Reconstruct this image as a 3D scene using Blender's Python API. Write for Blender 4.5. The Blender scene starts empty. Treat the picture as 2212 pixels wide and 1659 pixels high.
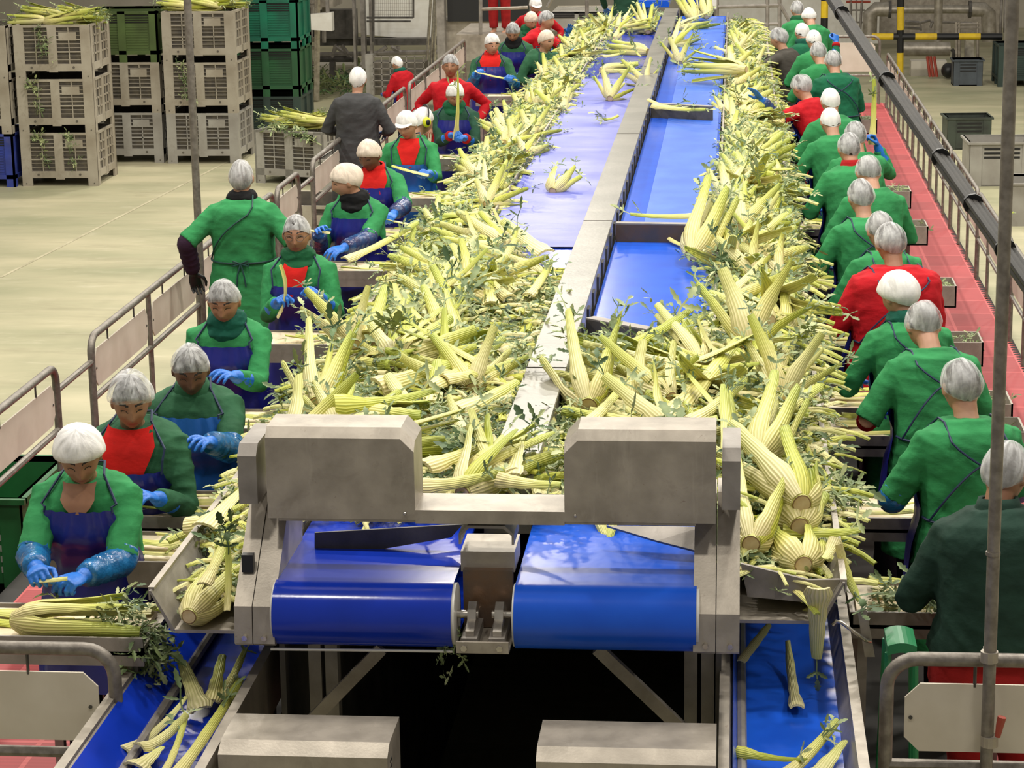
import bpy, bmesh, math, random
import numpy as np
from mathutils import Vector, Matrix, noise as mnoise
RNG = random.Random(7)
SC = bpy.context.scene
COL = SC.collection

# ------------------------------------------------------------------ camera
F, CX, CY, ZC = 4950.0, 1106.0, 829.5, 5.0
VPX, VPY, VTX = 1590.0, -380.0, 1433.0
_a = Vector((VPX - CX, CY - VPY, F)).normalized()            # world +Y in (right, up, forward)
_D = ((VPX - CX) * (VTX - CX) + F * F) / (CY - VPY)
_z = -Vector((VTX - CX, -_D, F)).normalized()                # world +Z
_x = -(_a.cross(_z))                                         # world +X
CAMPOS = Vector((0, 0, ZC))
cam_data = bpy.data.cameras.new('camera')
cam = bpy.data.objects.new('camera', cam_data)
COL.objects.link(cam)
rows = [Vector((_x[i], _a[i], _z[i])) for i in range(3)]     # right, up, forward in world axes
m3 = Matrix((rows[0], rows[1], -rows[2])).transposed()
cam.matrix_world = Matrix.Translation(CAMPOS) @ m3.to_4x4()
cam_data.sensor_fit = 'HORIZONTAL'
cam_data.sensor_width = 36.0
cam_data.lens = 36.0 * F / 2212.0
cam_data.clip_start, cam_data.clip_end = 0.5, 300
SC.camera = cam

# ------------------------------------------------------------------ light
SC.view_settings.view_transform = 'Standard'
SC.view_settings.look = 'None'
SC.view_settings.gamma = 1.0
SC.view_settings.exposure = 0.60
world = bpy.data.worlds.new('hall_air')
SC.world = world
world.use_nodes = True
world.node_tree.nodes['Background'].inputs[0].default_value = (1.0, 0.96, 0.88, 1)
world.node_tree.nodes['Background'].inputs[1].default_value = 0.19
LAMPS = [(x, y) for y in (5.0, 10.0, 15.0, 21.0, 28.0, 36.0) for x in (-7.5, -2.6, 1.4, 6.5)]
for x, y in LAMPS:                                           # high-bay lamps under the roof of the hall
    ld = bpy.data.lights.new('high_bay_lamp', 'AREA')
    ld.shape = 'DISK'; ld.size = 0.55
    ld.energy = 70 if y < 6 else 158 if y < 25 else 205
    ld.color = (1.0, 0.95, 0.85)
    lo = bpy.data.objects.new('high_bay_lamp', ld)
    lo.location = (x, y, 9.2)
    COL.objects.link(lo)

# ------------------------------------------------------------------ photo geometry: a pixel and one known coordinate give a point
def ray(px, py):
    r, u = (px - CX) / F, (CY - py) / F
    return rows[0] * r + rows[1] * u + rows[2]
def atz(px, py, z):
    d = ray(px, py); return CAMPOS + d * ((z - ZC) / d.z)
def aty(px, py, y):
    d = ray(px, py); return CAMPOS + d * (y / d.y)
def atx(px, py, x):
    d = ray(px, py); return CAMPOS + d * (x / d.x)

# ------------------------------------------------------------------ materials
MATS = {}
def mat(name, col, rough=0.6, metal=0.0, col2=None, scale=8.0, bump=0.0, bscale=40.0, stretch=(1, 1, 1), spec=0.5, coords='Object', contrast=(0.35, 0.65), alpha=None, sss=0.0):
    m = bpy.data.materials.new(name); m.use_nodes = True
    nt = m.node_tree; b = nt.nodes['Principled BSDF']
    b.inputs['Roughness'].default_value = rough
    b.inputs['Metallic'].default_value = metal
    b.inputs['Specular IOR Level'].default_value = spec
    b.inputs['Base Color'].default_value = (*col, 1)
    if sss:
        b.inputs['Subsurface Weight'].default_value = sss
        b.inputs['Subsurface Radius'].default_value = (0.02, 0.01, 0.006)
    if alpha is not None:
        b.inputs['Alpha'].default_value = alpha
    tc = nt.nodes.new('ShaderNodeTexCoord'); mp = nt.nodes.new('ShaderNodeMapping')
    mp.inputs['Scale'].default_value = stretch
    nt.links.new(tc.outputs[coords], mp.inputs['Vector'])
    if col2 is not None:
        n = nt.nodes.new('ShaderNodeTexNoise'); n.inputs['Scale'].default_value = scale; n.inputs['Detail'].default_value = 6
        r = nt.nodes.new('ShaderNodeValToRGB')
        r.color_ramp.elements[0].position, r.color_ramp.elements[1].position = contrast
        r.color_ramp.elements[0].color = (*col2, 1); r.color_ramp.elements[1].color = (*col, 1)
        nt.links.new(mp.outputs[0], n.inputs['Vector']); nt.links.new(n.outputs[0], r.inputs[0]); nt.links.new(r.outputs[0], b.inputs['Base Color'])
    if bump:
        n2 = nt.nodes.new('ShaderNodeTexNoise'); n2.inputs['Scale'].default_value = bscale; n2.inputs['Detail'].default_value = 4
        bp = nt.nodes.new('ShaderNodeBump'); bp.inputs['Strength'].default_value = bump; bp.inputs['Distance'].default_value = 0.01
        nt.links.new(mp.outputs[0], n2.inputs['Vector']); nt.links.new(n2.outputs[0], bp.inputs['Height']); nt.links.new(bp.outputs[0], b.inputs['Normal'])
    MATS[name] = m
    return m
mat('steel', (0.42, 0.372, 0.312), 0.42, 0.45, (0.30, 0.265, 0.22), 9, 0.06, 120)
mat('steel_bright', (0.62, 0.58, 0.52), 0.26, 0.85, (0.42, 0.38, 0.33), 14, 0.05, 90)
mat('divider_steel', (0.25, 0.235, 0.205), 0.34, 0.4, (0.19, 0.18, 0.155), 3.5, 0.1, 40)
mat('steel_dull', (0.33, 0.30, 0.27), 0.5, 0.4, (0.20, 0.18, 0.16), 6, 0.06, 100)
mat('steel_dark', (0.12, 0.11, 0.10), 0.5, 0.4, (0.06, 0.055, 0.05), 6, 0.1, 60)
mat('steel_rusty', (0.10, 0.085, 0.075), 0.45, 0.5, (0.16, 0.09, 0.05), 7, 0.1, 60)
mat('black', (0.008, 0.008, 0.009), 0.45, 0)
mat('black_hose', (0.012, 0.011, 0.010), 0.55, 0, (0.022, 0.019, 0.016), 14, spec=0.25)
mat('white_plastic', (0.78, 0.76, 0.70), 0.45, 0, (0.70, 0.67, 0.60), 6)
mat('board_white', (0.62, 0.56, 0.47), 0.55, 0, (0.55, 0.49, 0.40), 5, 0.02, 200)
mat('board_mat_bounce', (0.52, 0.42, 0.38), 0.55, 0, (0.45, 0.36, 0.32), 5)  # white board with the red mat's bounce put into its colour
mat('chopping_board', (0.80, 0.70, 0.52), 0.55, 0, (0.62, 0.50, 0.32), 9)
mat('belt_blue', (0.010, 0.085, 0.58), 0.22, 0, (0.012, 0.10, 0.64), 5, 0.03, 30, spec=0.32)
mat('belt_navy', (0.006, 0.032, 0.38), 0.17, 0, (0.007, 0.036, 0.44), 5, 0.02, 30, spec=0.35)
mat('belt_far_sheen', (0.05, 0.15, 0.62), 0.36, 0, (0.03, 0.11, 0.55), 4, 0.25, 5, (1, 0.7, 1), spec=0.35)  # paler tone stands for the reflection on the far belt
mat('belt_film_sheen', (0.17, 0.18, 0.56), 0.36, 0, (0.09, 0.11, 0.47), 2.5, 0.6, 3.2, (0.8, 1.2, 1), spec=0.4)  # whitish film, with the wet belt's reflection in its colour
mat('floor_concrete', (0.55, 0.50, 0.33), 0.5, 0, (0.33, 0.33, 0.20), 0.55, 0.05, 30, (0.7, 1.8, 1), 0.4, 'Object', (0.3, 0.68))
def wear(name, scale, stretch, dark, lo, hi, amount):
    """scuffs and dried dirt on top of a material's own colour"""
    nt = MATS[name].node_tree; b = nt.nodes['Principled BSDF']; src = b.inputs['Base Color'].links[0].from_socket
    tc = nt.nodes.new('ShaderNodeTexCoord'); mp = nt.nodes.new('ShaderNodeMapping'); mp.inputs['Scale'].default_value = stretch
    n = nt.nodes.new('ShaderNodeTexNoise'); n.inputs['Scale'].default_value = scale; n.inputs['Detail'].default_value = 8; n.inputs['Roughness'].default_value = 0.7; n.inputs['Distortion'].default_value = 0.6
    mr = nt.nodes.new('ShaderNodeMapRange'); mr.inputs[1].default_value = lo; mr.inputs[2].default_value = hi; mr.inputs[3].default_value = 0; mr.inputs[4].default_value = amount
    mx = nt.nodes.new('ShaderNodeMixRGB'); mx.inputs[2].default_value = (*dark, 1)
    nt.links.new(tc.outputs['Object'], mp.inputs[0]); nt.links.new(mp.outputs[0], n.inputs['Vector']); nt.links.new(n.outputs[0], mr.inputs[0]); nt.links.new(mr.outputs[0], mx.inputs[0])
    nt.links.new(src, mx.inputs[1]); nt.links.new(mx.outputs[0], b.inputs['Base Color'])
wear('floor_concrete', 1.3, (0.5, 1.6, 1), (0.30, 0.27, 0.17), 0.52, 0.72, 0.55)
wear('floor_concrete', 5.0, (0.35, 1.5, 1), (0.62, 0.57, 0.42), 0.55, 0.75, 0.6)
mat('floor_joint', (0.58, 0.53, 0.36), 0.6, 0, (0.42, 0.38, 0.25), 3)
mat('wall_paint', (0.62, 0.57, 0.48), 0.7, 0, (0.5, 0.46, 0.38), 1.2)
mat('deck', (0.035, 0.032, 0.028), 0.7, 0.1, (0.02, 0.018, 0.016), 3)  # darkened, puts the shade under the tables into the colour
mat('mat_red', (0.62, 0.085, 0.085), 0.6, 0, (0.42, 0.05, 0.055), 2.2, 0, 40, (1, 1, 1))
mat('bin_grey', (0.40, 0.36, 0.29), 0.65, 0, (0.29, 0.25, 0.19), 2.6, 0.05, 60)
mat('bin_cool', (0.36, 0.345, 0.31), 0.65, 0, (0.27, 0.25, 0.22), 2.6, 0.05, 60)
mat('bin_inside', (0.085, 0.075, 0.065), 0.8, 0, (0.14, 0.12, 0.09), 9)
mat('bin_olive', (0.085, 0.135, 0.035), 0.6, 0, (0.06, 0.09, 0.025), 3)
mat('bin_teal', (0.004, 0.16, 0.085), 0.5, 0, (0.008, 0.10, 0.06), 3)
mat('bin_green', (0.02, 0.10, 0.035), 0.55, 0, (0.02, 0.07, 0.03), 3)
mat('bin_blue', (0.03, 0.055, 0.34), 0.55, 0, (0.03, 0.045, 0.22), 5)
mat('crate_green', (0.012, 0.12, 0.03), 0.5, 0, (0.01, 0.08, 0.02), 4)
mat('crate_dark', (0.05, 0.065, 0.05), 0.55, 0, (0.03, 0.035, 0.03), 5)
mat('crate_slate', (0.07, 0.085, 0.10), 0.55, 0, (0.05, 0.06, 0.07), 5)
mat('bin_darkgreen', (0.03, 0.055, 0.045), 0.6, 0, (0.02, 0.035, 0.03), 3)
mat('hazard_yellow', (0.75, 0.52, 0.015), 0.5, 0, (0.6, 0.4, 0.02), 8)
mat('galvanised', (0.25, 0.225, 0.195), 0.48, 0.5, (0.16, 0.14, 0.12), 30, 0.1, 90)  # darkened, the shade on the rail posts is in the colour
mat('pipe_grey', (0.42, 0.38, 0.32), 0.4, 0.5, (0.28, 0.25, 0.2), 8)
mat('red_paint', (0.32, 0.05, 0.03), 0.5)
mat('green_plastic', (0.01, 0.17, 0.06), 0.4)
mat('foil_white', (0.85, 0.82, 0.75), 0.3, 0.3)
for _n, _d in (('steel', (0.17, 0.14, 0.11)), ('steel_dull', (0.10, 0.085, 0.065)), ('divider_steel', (0.42, 0.40, 0.34)), ('bin_grey', (0.20, 0.16, 0.11)), ('bin_cool', (0.2, 0.18, 0.15)), ('bin_blue', (0.16, 0.14, 0.2))):
    wear(_n, 6.0, (1, 1, 1), _d, 0.55, 0.8, 0.6)
wear('steel', 42.0, (1, 1, 1), (0.16, 0.10, 0.07), 0.64, 0.72, 0.75)
wear('steel', 3.2, (3, 3, 0.5), (0.60, 0.54, 0.46), 0.56, 0.8, 0.45)
wear('divider_steel', 22.0, (1, 0.6, 1), (0.12, 0.11, 0.09), 0.62, 0.72, 0.6)
# cloth, skin
def cloth(name, c, k=0.72, **kw):
    mat(name, c, kw.pop('rough', 0.85), 0, tuple(v * k for v in c), kw.pop('scale', 7), kw.pop('bump', 0.6), kw.pop('bscale', 13), (1, 1, 1.6), kw.pop('spec', 0.2), **kw)
cloth('coat_green', (0.036, 0.255, 0.085))
cloth('coat_dark', (0.03, 0.115, 0.055))
cloth('coat_forest', (0.022, 0.075, 0.045))
cloth('sweater_dark', (0.018, 0.048, 0.034))
cloth('coat_teal', (0.012, 0.13, 0.062))
cloth('coat_red', (0.50, 0.01, 0.018))
cloth('coat_grey', (0.06, 0.06, 0.062))
cloth('coat_brown', (0.075, 0.068, 0.058))
cloth('coat_light', (0.15, 0.15, 0.16))
cloth('shirt_red', (0.62, 0.015, 0.012))
cloth('cuff_red', (0.38, 0.01, 0.012))
cloth('scarf_teal', (0.008, 0.09, 0.06))
cloth('scarf_green', (0.012, 0.10, 0.04))
cloth('scarf_black', (0.008, 0.008, 0.009))
cloth('sleeve_plum', (0.035, 0.016, 0.035))
cloth('trousers_dark', (0.02, 0.02, 0.03))
cloth('trousers_red', (0.33, 0.015, 0.015))
mat('apron_navy', (0.016, 0.020, 0.23), 0.3, 0, (0.010, 0.012, 0.15), 4, 0.6, 7)
mat('apron_blue', (0.02, 0.13, 0.48), 0.35, 0, (0.015, 0.10, 0.38), 4, 0.5, 8)
mat('strap_navy', (0.008, 0.022, 0.07), 0.6)
mat('strap_green', (0.005, 0.05, 0.045), 0.6)
mat('glove_blue', (0.012, 0.16, 0.62), 0.45, 0, (0.01, 0.12, 0.5), 20, 0.2, 60)
mat('glove_dark', (0.012, 0.05, 0.16), 0.5)
mat('glove_black', (0.01, 0.01, 0.012), 0.55)
mat('oversleeve', (0.02, 0.17, 0.42), 0.12, 0, (0.012, 0.09, 0.24), 16, 0.9, 28, (1, 1, 1))
mat('oversleeve_dark', (0.02, 0.07, 0.20), 0.2, 0, (0.03, 0.03, 0.10), 16, 0.9, 28)
mat('skin_light', (0.46, 0.25, 0.16), 0.5, 0, (0.42, 0.21, 0.13), 12, sss=0.1)
mat('skin_tan', (0.34, 0.17, 0.095), 0.5, 0, (0.30, 0.14, 0.08), 12, sss=0.1)
mat('skin_brown', (0.16, 0.07, 0.04), 0.5, 0, (0.13, 0.055, 0.03), 12, sss=0.1)
mat('lip', (0.30, 0.09, 0.07), 0.45)
mat('lip_brown', (0.14, 0.05, 0.04), 0.45)
mat('brow', (0.02, 0.013, 0.01), 0.7)
mat('eye_white', (0.7, 0.67, 0.62), 0.25)
mat('iris', (0.015, 0.009, 0.006), 0.2)
mat('hair_dark', (0.02, 0.016, 0.013), 0.6, 0, (0.045, 0.035, 0.028), 30)
mat('hair_grey', (0.12, 0.11, 0.10), 0.6, 0, (0.20, 0.19, 0.18), 30)
mat('muff_yellow', (0.60, 0.62, 0.02), 0.4)

def net_mat(name, col, a0, a1):
    """thin non-woven hair cover: creases running down from the crown, half see-through"""
    m = bpy.data.materials.new(name); m.use_nodes = True
    nt = m.node_tree; b = nt.nodes['Principled BSDF']
    b.inputs['Base Color'].default_value = (*col, 1); b.inputs['Roughness'].default_value = 0.75
    tc = nt.nodes.new('ShaderNodeTexCoord')
    mp = nt.nodes.new('ShaderNodeMapping'); mp.inputs['Scale'].default_value = (17, 2.0, 1)
    n2 = nt.nodes.new('ShaderNodeTexNoise'); n2.inputs['Scale'].default_value = 1.0; n2.inputs['Detail'].default_value = 5; n2.inputs['Distortion'].default_value = 0.9
    n1 = nt.nodes.new('ShaderNodeTexNoise'); n1.inputs['Scale'].default_value = 26; n1.inputs['Detail'].default_value = 4; n1.inputs['Distortion'].default_value = 1.2
    nt.links.new(tc.outputs['UV'], mp.inputs[0]); nt.links.new(mp.outputs[0], n2.inputs['Vector']); nt.links.new(tc.outputs['Object'], n1.inputs['Vector'])
    mx = nt.nodes.new('ShaderNodeMath'); mx.operation = 'MULTIPLY_ADD'; mx.inputs[1].default_value = 1.35
    lo = nt.nodes.new('ShaderNodeMath'); lo.operation = 'MULTIPLY'; lo.inputs[1].default_value = 0.45; nt.links.new(n1.outputs[0], lo.inputs[0])
    nt.links.new(n2.outputs[0], mx.inputs[0]); nt.links.new(lo.outputs[0], mx.inputs[2])
    mr = nt.nodes.new('ShaderNodeMapRange'); mr.inputs[1].default_value = 0.68; mr.inputs[2].default_value = 1.25; mr.inputs[3].default_value = a0; mr.inputs[4].default_value = a1
    nt.links.new(mx.outputs[0], mr.inputs[0]); nt.links.new(mr.outputs[0], b.inputs['Alpha'])
    bp = nt.nodes.new('ShaderNodeBump'); bp.inputs['Strength'].default_value = 0.45; bp.inputs['Distance'].default_value = 0.006
    nt.links.new(mx.outputs[0], bp.inputs['Height']); nt.links.new(bp.outputs[0], b.inputs['Normal'])
    MATS[name] = m
net_mat('net_clear', (0.74, 0.74, 0.75), 0.16, 0.74)
net_mat('net_white', (0.86, 0.84, 0.82), 0.72, 1.0)
net_mat('net_cream', (0.78, 0.66, 0.55), 0.72, 0.98)

def celery_mat(name, stops, stripe, rough=0.42):
    """u runs from the cut base to the tip, v across the ribs"""
    m = bpy.data.materials.new(name); m.use_nodes = True
    nt = m.node_tree; b = nt.nodes['Principled BSDF']; b.inputs['Roughness'].default_value = rough
    tc = nt.nodes.new('ShaderNodeTexCoord'); sp = nt.nodes.new('ShaderNodeSeparateXYZ')
    nt.links.new(tc.outputs['UV'], sp.inputs[0])
    oi = nt.nodes.new('ShaderNodeObjectInfo')
    nz = nt.nodes.new('ShaderNodeTexNoise'); nz.inputs['Scale'].default_value = 9; nt.links.new(tc.outputs['Object'], nz.inputs['Vector'])
    ad = nt.nodes.new('ShaderNodeMath'); ad.operation = 'MULTIPLY_ADD'; ad.inputs[1].default_value = 0.35; nt.links.new(nz.outputs[0], ad.inputs[0])
    ad2 = nt.nodes.new('ShaderNodeMath'); ad2.operation = 'MULTIPLY_ADD'; ad2.inputs[1].default_value = 0.25; ad2.inputs[2].default_value = -0.3
    nt.links.new(oi.outputs['Random'], ad2.inputs[0]); nt.links.new(ad2.outputs[0], ad.inputs[2])
    s = nt.nodes.new('ShaderNodeMath'); s.operation = 'ADD'; nt.links.new(ad.outputs[0], s.inputs[0]); nt.links.new(sp.outputs[0], s.inputs[1])
    r = nt.nodes.new('ShaderNodeValToRGB'); e = r.color_ramp.elements
    e[0].position, e[0].color = stops[0][0], (*stops[0][1], 1); e[1].position, e[1].color = stops[-1][0], (*stops[-1][1], 1)
    for p, c in stops[1:-1]:
        k = e.new(p); k.color = (*c, 1)
    nt.links.new(s.outputs[0], r.inputs[0])
    w = nt.nodes.new('ShaderNodeMath'); w.operation = 'MULTIPLY'; w.inputs[1].default_value = 56.0; nt.links.new(sp.outputs[1], w.inputs[0])
    sn = nt.nodes.new('ShaderNodeMath'); sn.operation = 'SINE'; nt.links.new(w.outputs[0], sn.inputs[0])
    mr = nt.nodes.new('ShaderNodeMapRange'); mr.inputs[1].default_value = 0.45; mr.inputs[2].default_value = 1.0; mr.inputs[3].default_value = 0.0; mr.inputs[4].default_value = stripe
    nt.links.new(sn.outputs[0], mr.inputs[0])
    mx = nt.nodes.new('ShaderNodeMixRGB'); mx.blend_type = 'MULTIPLY'; mx.inputs[2].default_value = (0.42, 0.50, 0.10, 1)
    nt.links.new(mr.outputs[0], mx.inputs[0]); nt.links.new(r.outputs[0], mx.inputs[1]); nt.links.new(mx.outputs[0], b.inputs['Base Color'])
    bp = nt.nodes.new('ShaderNodeBump'); bp.inputs['Strength'].default_value = 0.35; bp.inputs['Distance'].default_value = 0.004
    nt.links.new(sn.outputs[0], bp.inputs['Height']); nt.links.new(bp.outputs[0], b.inputs['Normal'])
    MATS[name] = m
celery_mat('celery_stalk', [(0.0, (0.72, 0.62, 0.30)), (0.28, (0.74, 0.67, 0.25)), (0.65, (0.60, 0.60, 0.13)), (1.0, (0.44, 0.50, 0.08))], 0.62)
celery_mat('celery_pale', [(0.0, (0.72, 0.64, 0.34)), (0.5, (0.72, 0.67, 0.30)), (1.0, (0.62, 0.62, 0.18))], 0.5)
celery_mat('celery_lime', [(0.0, (0.62, 0.60, 0.10)), (0.5, (0.50, 0.52, 0.05)), (1.0, (0.38, 0.43, 0.045))], 0.8)
celery_mat('celery_brown', [(0.0, (0.42, 0.27, 0.10)), (0.35, (0.62, 0.48, 0.20)), (1.0, (0.6, 0.55, 0.2))], 0.7)
mat('celery_cut', (0.66, 0.52, 0.30), 0.5, 0, (0.54, 0.38, 0.18), 30)
mat('celery_cut_rim', (0.22, 0.13, 0.05), 0.6)
def leaf_mat(name, c1, c2):
    m = bpy.data.materials.new(name); m.use_nodes = True
    nt = m.node_tree; b = nt.nodes['Principled BSDF']; b.inputs['Roughness'].default_value = 0.55
    g = nt.nodes.new('ShaderNodeNewGeometry'); oi = nt.nodes.new('ShaderNodeTexCoord')
    n = nt.nodes.new('ShaderNodeTexNoise'); n.inputs['Scale'].default_value = 11; nt.links.new(oi.outputs['Object'], n.inputs['Vector'])
    r = nt.nodes.new('ShaderNodeValToRGB'); r.color_ramp.elements[0].position = 0.38; r.color_ramp.elements[1].position = 0.62
    r.color_ramp.elements[0].color = (*c1, 1); r.color_ramp.elements[1].color = (*c2, 1)
    nt.links.new(n.outputs[0], r.inputs[0])
    mx = nt.nodes.new('ShaderNodeMixRGB'); mx.inputs[2].default_value = (0.40, 0.45, 0.22, 1)
    ml = nt.nodes.new('ShaderNodeMath'); ml.operation = 'MULTIPLY'; ml.inputs[1].default_value = 0.55
    nt.links.new(g.outputs['Backfacing'], ml.inputs[0]); nt.links.new(ml.outputs[0], mx.inputs[0])
    nt.links.new(r.outputs[0], mx.inputs[1]); nt.links.new(mx.outputs[0], b.inputs['Base Color'])
    MATS[name] = m
leaf_mat('celery_leaf', (0.08, 0.13, 0.045), (0.22, 0.28, 0.11))
leaf_mat('celery_leaf_pale', (0.26, 0.32, 0.14), (0.46, 0.49, 0.24))
leaf_mat('celery_leaf_dark', (0.035, 0.075, 0.025), (0.10, 0.17, 0.06))

# ------------------------------------------------------------------ mesh builder
class MB:
    """collects faces with materials (and uv) and links them as ONE mesh object"""
    def __init__(s):
        s.v, s.f, s.m, s.uv, s.names, s.cuts = [], [], [], [], [], []
    def mi(s, m):
        if m not in s.names: s.names.append(m)
        return s.names.index(m)
    def add(s, vs, fs, m='steel', uvs=None):
        o = len(s.v); s.cuts.append((o, len(s.f))); s.v.extend([tuple(p) for p in vs]); k = s.mi(m)
        for i, f in enumerate(fs):
            s.f.append(tuple(a + o for a in f)); s.m.append(k)
            s.uv.append(None if uvs is None else [uvs[a] for a in f])
        return s
    def box(s, c, d, m='steel', rot=None):
        x, y, z = (a / 2 for a in d)
        vs = [Vector((sx * x, sy * y, sz * z)) for sz in (-1, 1) for sy in (-1, 1) for sx in (-1, 1)]
        if rot is not None: vs = [rot @ p for p in vs]
        vs = [p + Vector(c) for p in vs]
        return s.add(vs, [(0, 2, 3, 1), (4, 5, 7, 6), (0, 1, 5, 4), (2, 6, 7, 3), (0, 4, 6, 2), (1, 3, 7, 5)], m)
    def span(s, a, b, m='steel'):
        a, b = Vector(a), Vector(b)
        return s.box((a + b) / 2, [abs(q) for q in (b - a)], m)
    def prism(s, prof, axis, a, b, m='steel', caps=True):
        """closed 2-D profile (list of pairs) swept along axis 0/1/2 between a and b"""
        def P(p, t):
            if axis == 0: return (t, p[0], p[1])
            if axis == 1: return (p[0], t, p[1])
            return (p[0], p[1], t)
        n = len(prof)
        vs = [P(p, a) for p in prof] + [P(p, b) for p in prof]
        fs = [(i, (i + 1) % n, n + (i + 1) % n, n + i) for i in range(n)]
        if caps: fs += [tuple(range(n))[::-1], tuple(range(n, 2 * n))]
        return s.add(vs, fs, m)
    def plate(s, pts, thick, m='steel'):
        """planar polygon given thickness"""
        p = [Vector(q) for q in pts]
        n = (p[1] - p[0]).cross(p[2] - p[1]).normalized() * (thick / 2)
        k = len(p); vs = [q + n for q in p] + [q - n for q in p]
        fs = [tuple(range(k)), tuple(range(k, 2 * k))[::-1]] + [(i, k + i, k + (i + 1) % k, (i + 1) % k) for i in range(k)]
        return s.add(vs, fs, m)
    def tube(s, pts, r, m='steel', seg=10, closed=False, caps=True):
        p = [Vector(q) for q in pts]; n = len(p)
        rs = r if isinstance(r, (list, tuple)) else [r] * n
        vs, fs = [], []; up = None
        for i in range(n):
            if closed: t = p[(i + 1) % n] - p[i - 1]
            else: t = p[min(i + 1, n - 1)] - p[max(i - 1, 0)]
            if t.length < 1e-9: t = Vector((0, 0, 1))
            t.normalize()
            if up is None:
                up = t.orthogonal().normalized()
            else:
                up = (up - t * up.dot(t))
                if up.length < 1e-6: up = t.orthogonal()
                up.normalize()
            w = t.cross(up)
            for k in range(seg):
                a = 2 * math.pi * k / seg
                vs.append(p[i] + (up * math.cos(a) + w * math.sin(a)) * rs[i])
        m_ = n if closed else n - 1
        for i in range(m_):
            for k in range(seg):
                j = (i + 1) % n
                fs.append((i * seg + k, i * seg + (k + 1) % seg, j * seg + (k + 1) % seg, j * seg + k))
        if caps and not closed:
            fs.append(tuple(range(seg))[::-1]); fs.append(tuple((n - 1) * seg + k for k in range(seg)))
        return s.add(vs, fs, m)
    def rings(s, rings, m='steel', caps=True, uvs=False):
        """list of rings with the same number of points"""
        k = len(rings[0]); n = len(rings)
        vs = [p for r in rings for p in r]; fs = []
        for i in range(n - 1):
            for j in range(k):
                fs.append((i * k + j, i * k + (j + 1) % k, (i + 1) * k + (j + 1) % k, (i + 1) * k + j))
        if caps: fs += [tuple(range(k))[::-1], tuple((n - 1) * k + j for j in range(k))]
        uv = [(i / (n - 1), j / k) for i in range(n) for j in range(k)] if uvs else None
        return s.add(vs, fs, m, uv)
    def grid(s, rows_, m='steel', uvs=True):
        n, k = len(rows_), len(rows_[0])
        vs = [p for r in rows_ for p in r]
        fs = [(i * k + j, i * k + j + 1, (i + 1) * k + j + 1, (i + 1) * k + j) for i in range(n - 1) for j in range(k - 1)]
        uv = [(i / (n - 1), j / (k - 1)) for i in range(n) for j in range(k)] if uvs else None
        return s.add(vs, fs, m, uv)
    def ball(s, c, r, m='steel', nu=10, nv=7, rot=None):
        r = r if isinstance(r, (list, tuple)) else (r, r, r)
        vs, fs = [], []
        for i in range(1, nv):
            th = math.pi * i / nv
            for k in range(nu):
                a = 2 * math.pi * k / nu
                vs.append(Vector((r[0] * math.sin(th) * math.cos(a), r[1] * math.sin(th) * math.sin(a), r[2] * math.cos(th))))
        vs.append(Vector((0, 0, r[2]))); vs.append(Vector((0, 0, -r[2])))
        t, b_ = len(vs) - 2, len(vs) - 1
        for i in range(nv - 2):
            for k in range(nu):
                fs.append((i * nu + k, (i + 1) * nu + k, (i + 1) * nu + (k + 1) % nu, i * nu + (k + 1) % nu))
        for k in range(nu):
            fs.append((t, k, (k + 1) % nu)); fs.append((b_, (nv - 2) * nu + (k + 1) % nu, (nv - 2) * nu + k))
        if rot is not None: vs = [rot @ p for p in vs]
        c = Vector(c)
        return s.add([p + c for p in vs], fs, m)
    def mesh(s, name, off=(0, 0, 0)):
        me = bpy.data.meshes.new(name)
        ox, oy, oz = off
        me.from_pydata([(x - ox, y - oy, z - oz) for x, y, z in s.v], [], s.f)
        for n in s.names: me.materials.append(MATS[n])
        me.polygons.foreach_set('material_index', s.m)
        if any(u is not None for u in s.uv):
            l = me.uv_layers.new(name='UVMap'); flat = []
            for f, u in zip(s.f, s.uv):
                for q in (u if u is not None else [(0, 0)] * len(f)): flat.extend(q)
            l.data.foreach_set('uv', flat)
        me.update()
        return me
    def build(s, name, parent=None, loc=None, smooth=False, off=None):
        """vertices are in world axes; the object's origin goes to loc (or the parent's origin)"""
        base = world_of(parent) if parent is not None else Vector((0, 0, 0))
        o0 = Vector(loc) if loc is not None else base
        me = s.mesh(name, o0 if off is None else off)
        if smooth: me.polygons.foreach_set('use_smooth', [True] * len(me.polygons)); smooth_by_angle(me)
        o = bpy.data.objects.new(name, me); COL.objects.link(o)
        o.location = o0 - base
        if parent is not None: o.parent = parent
        return o
def pieces(mb, name, parent):
    """one part per added shape"""
    ends = mb.cuts[1:] + [(len(mb.v), len(mb.f))]
    for (v0, f0), (v1, f1) in zip(mb.cuts, ends):
        q = MB(); q.add([Vector(p) for p in mb.v[v0:v1]], [tuple(a - v0 for a in f) for f in mb.f[f0:f1]], mb.names[mb.m[f0]]); q.build(name, parent)
def smooth_by_angle(me, ang=0.75):
    bm = bmesh.new(); bm.from_mesh(me)
    for e in bm.edges:
        if len(e.link_faces) == 2 and e.calc_face_angle(0) > ang: e.smooth = False
    bm.to_mesh(me); bm.free()
def world_of(o):
    v = Vector((0, 0, 0))
    while o is not None: v = v + o.location; o = o.parent
    return v
def tag(o, label, cat, group=None, kind=None):
    o['label'] = label; o['category'] = cat
    if group: o['group'] = group
    if kind: o['kind'] = kind
    return o
def struct(o):
    o['kind'] = 'structure'; return o
def thing(name, label, cat, loc, group=None, rz=0.0):
    o = bpy.data.objects.new(name, None); COL.objects.link(o)
    o.location = loc; o.rotation_euler = (0, 0, rz); o.empty_display_size = 0.1
    return tag(o, label, cat, group)
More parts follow.
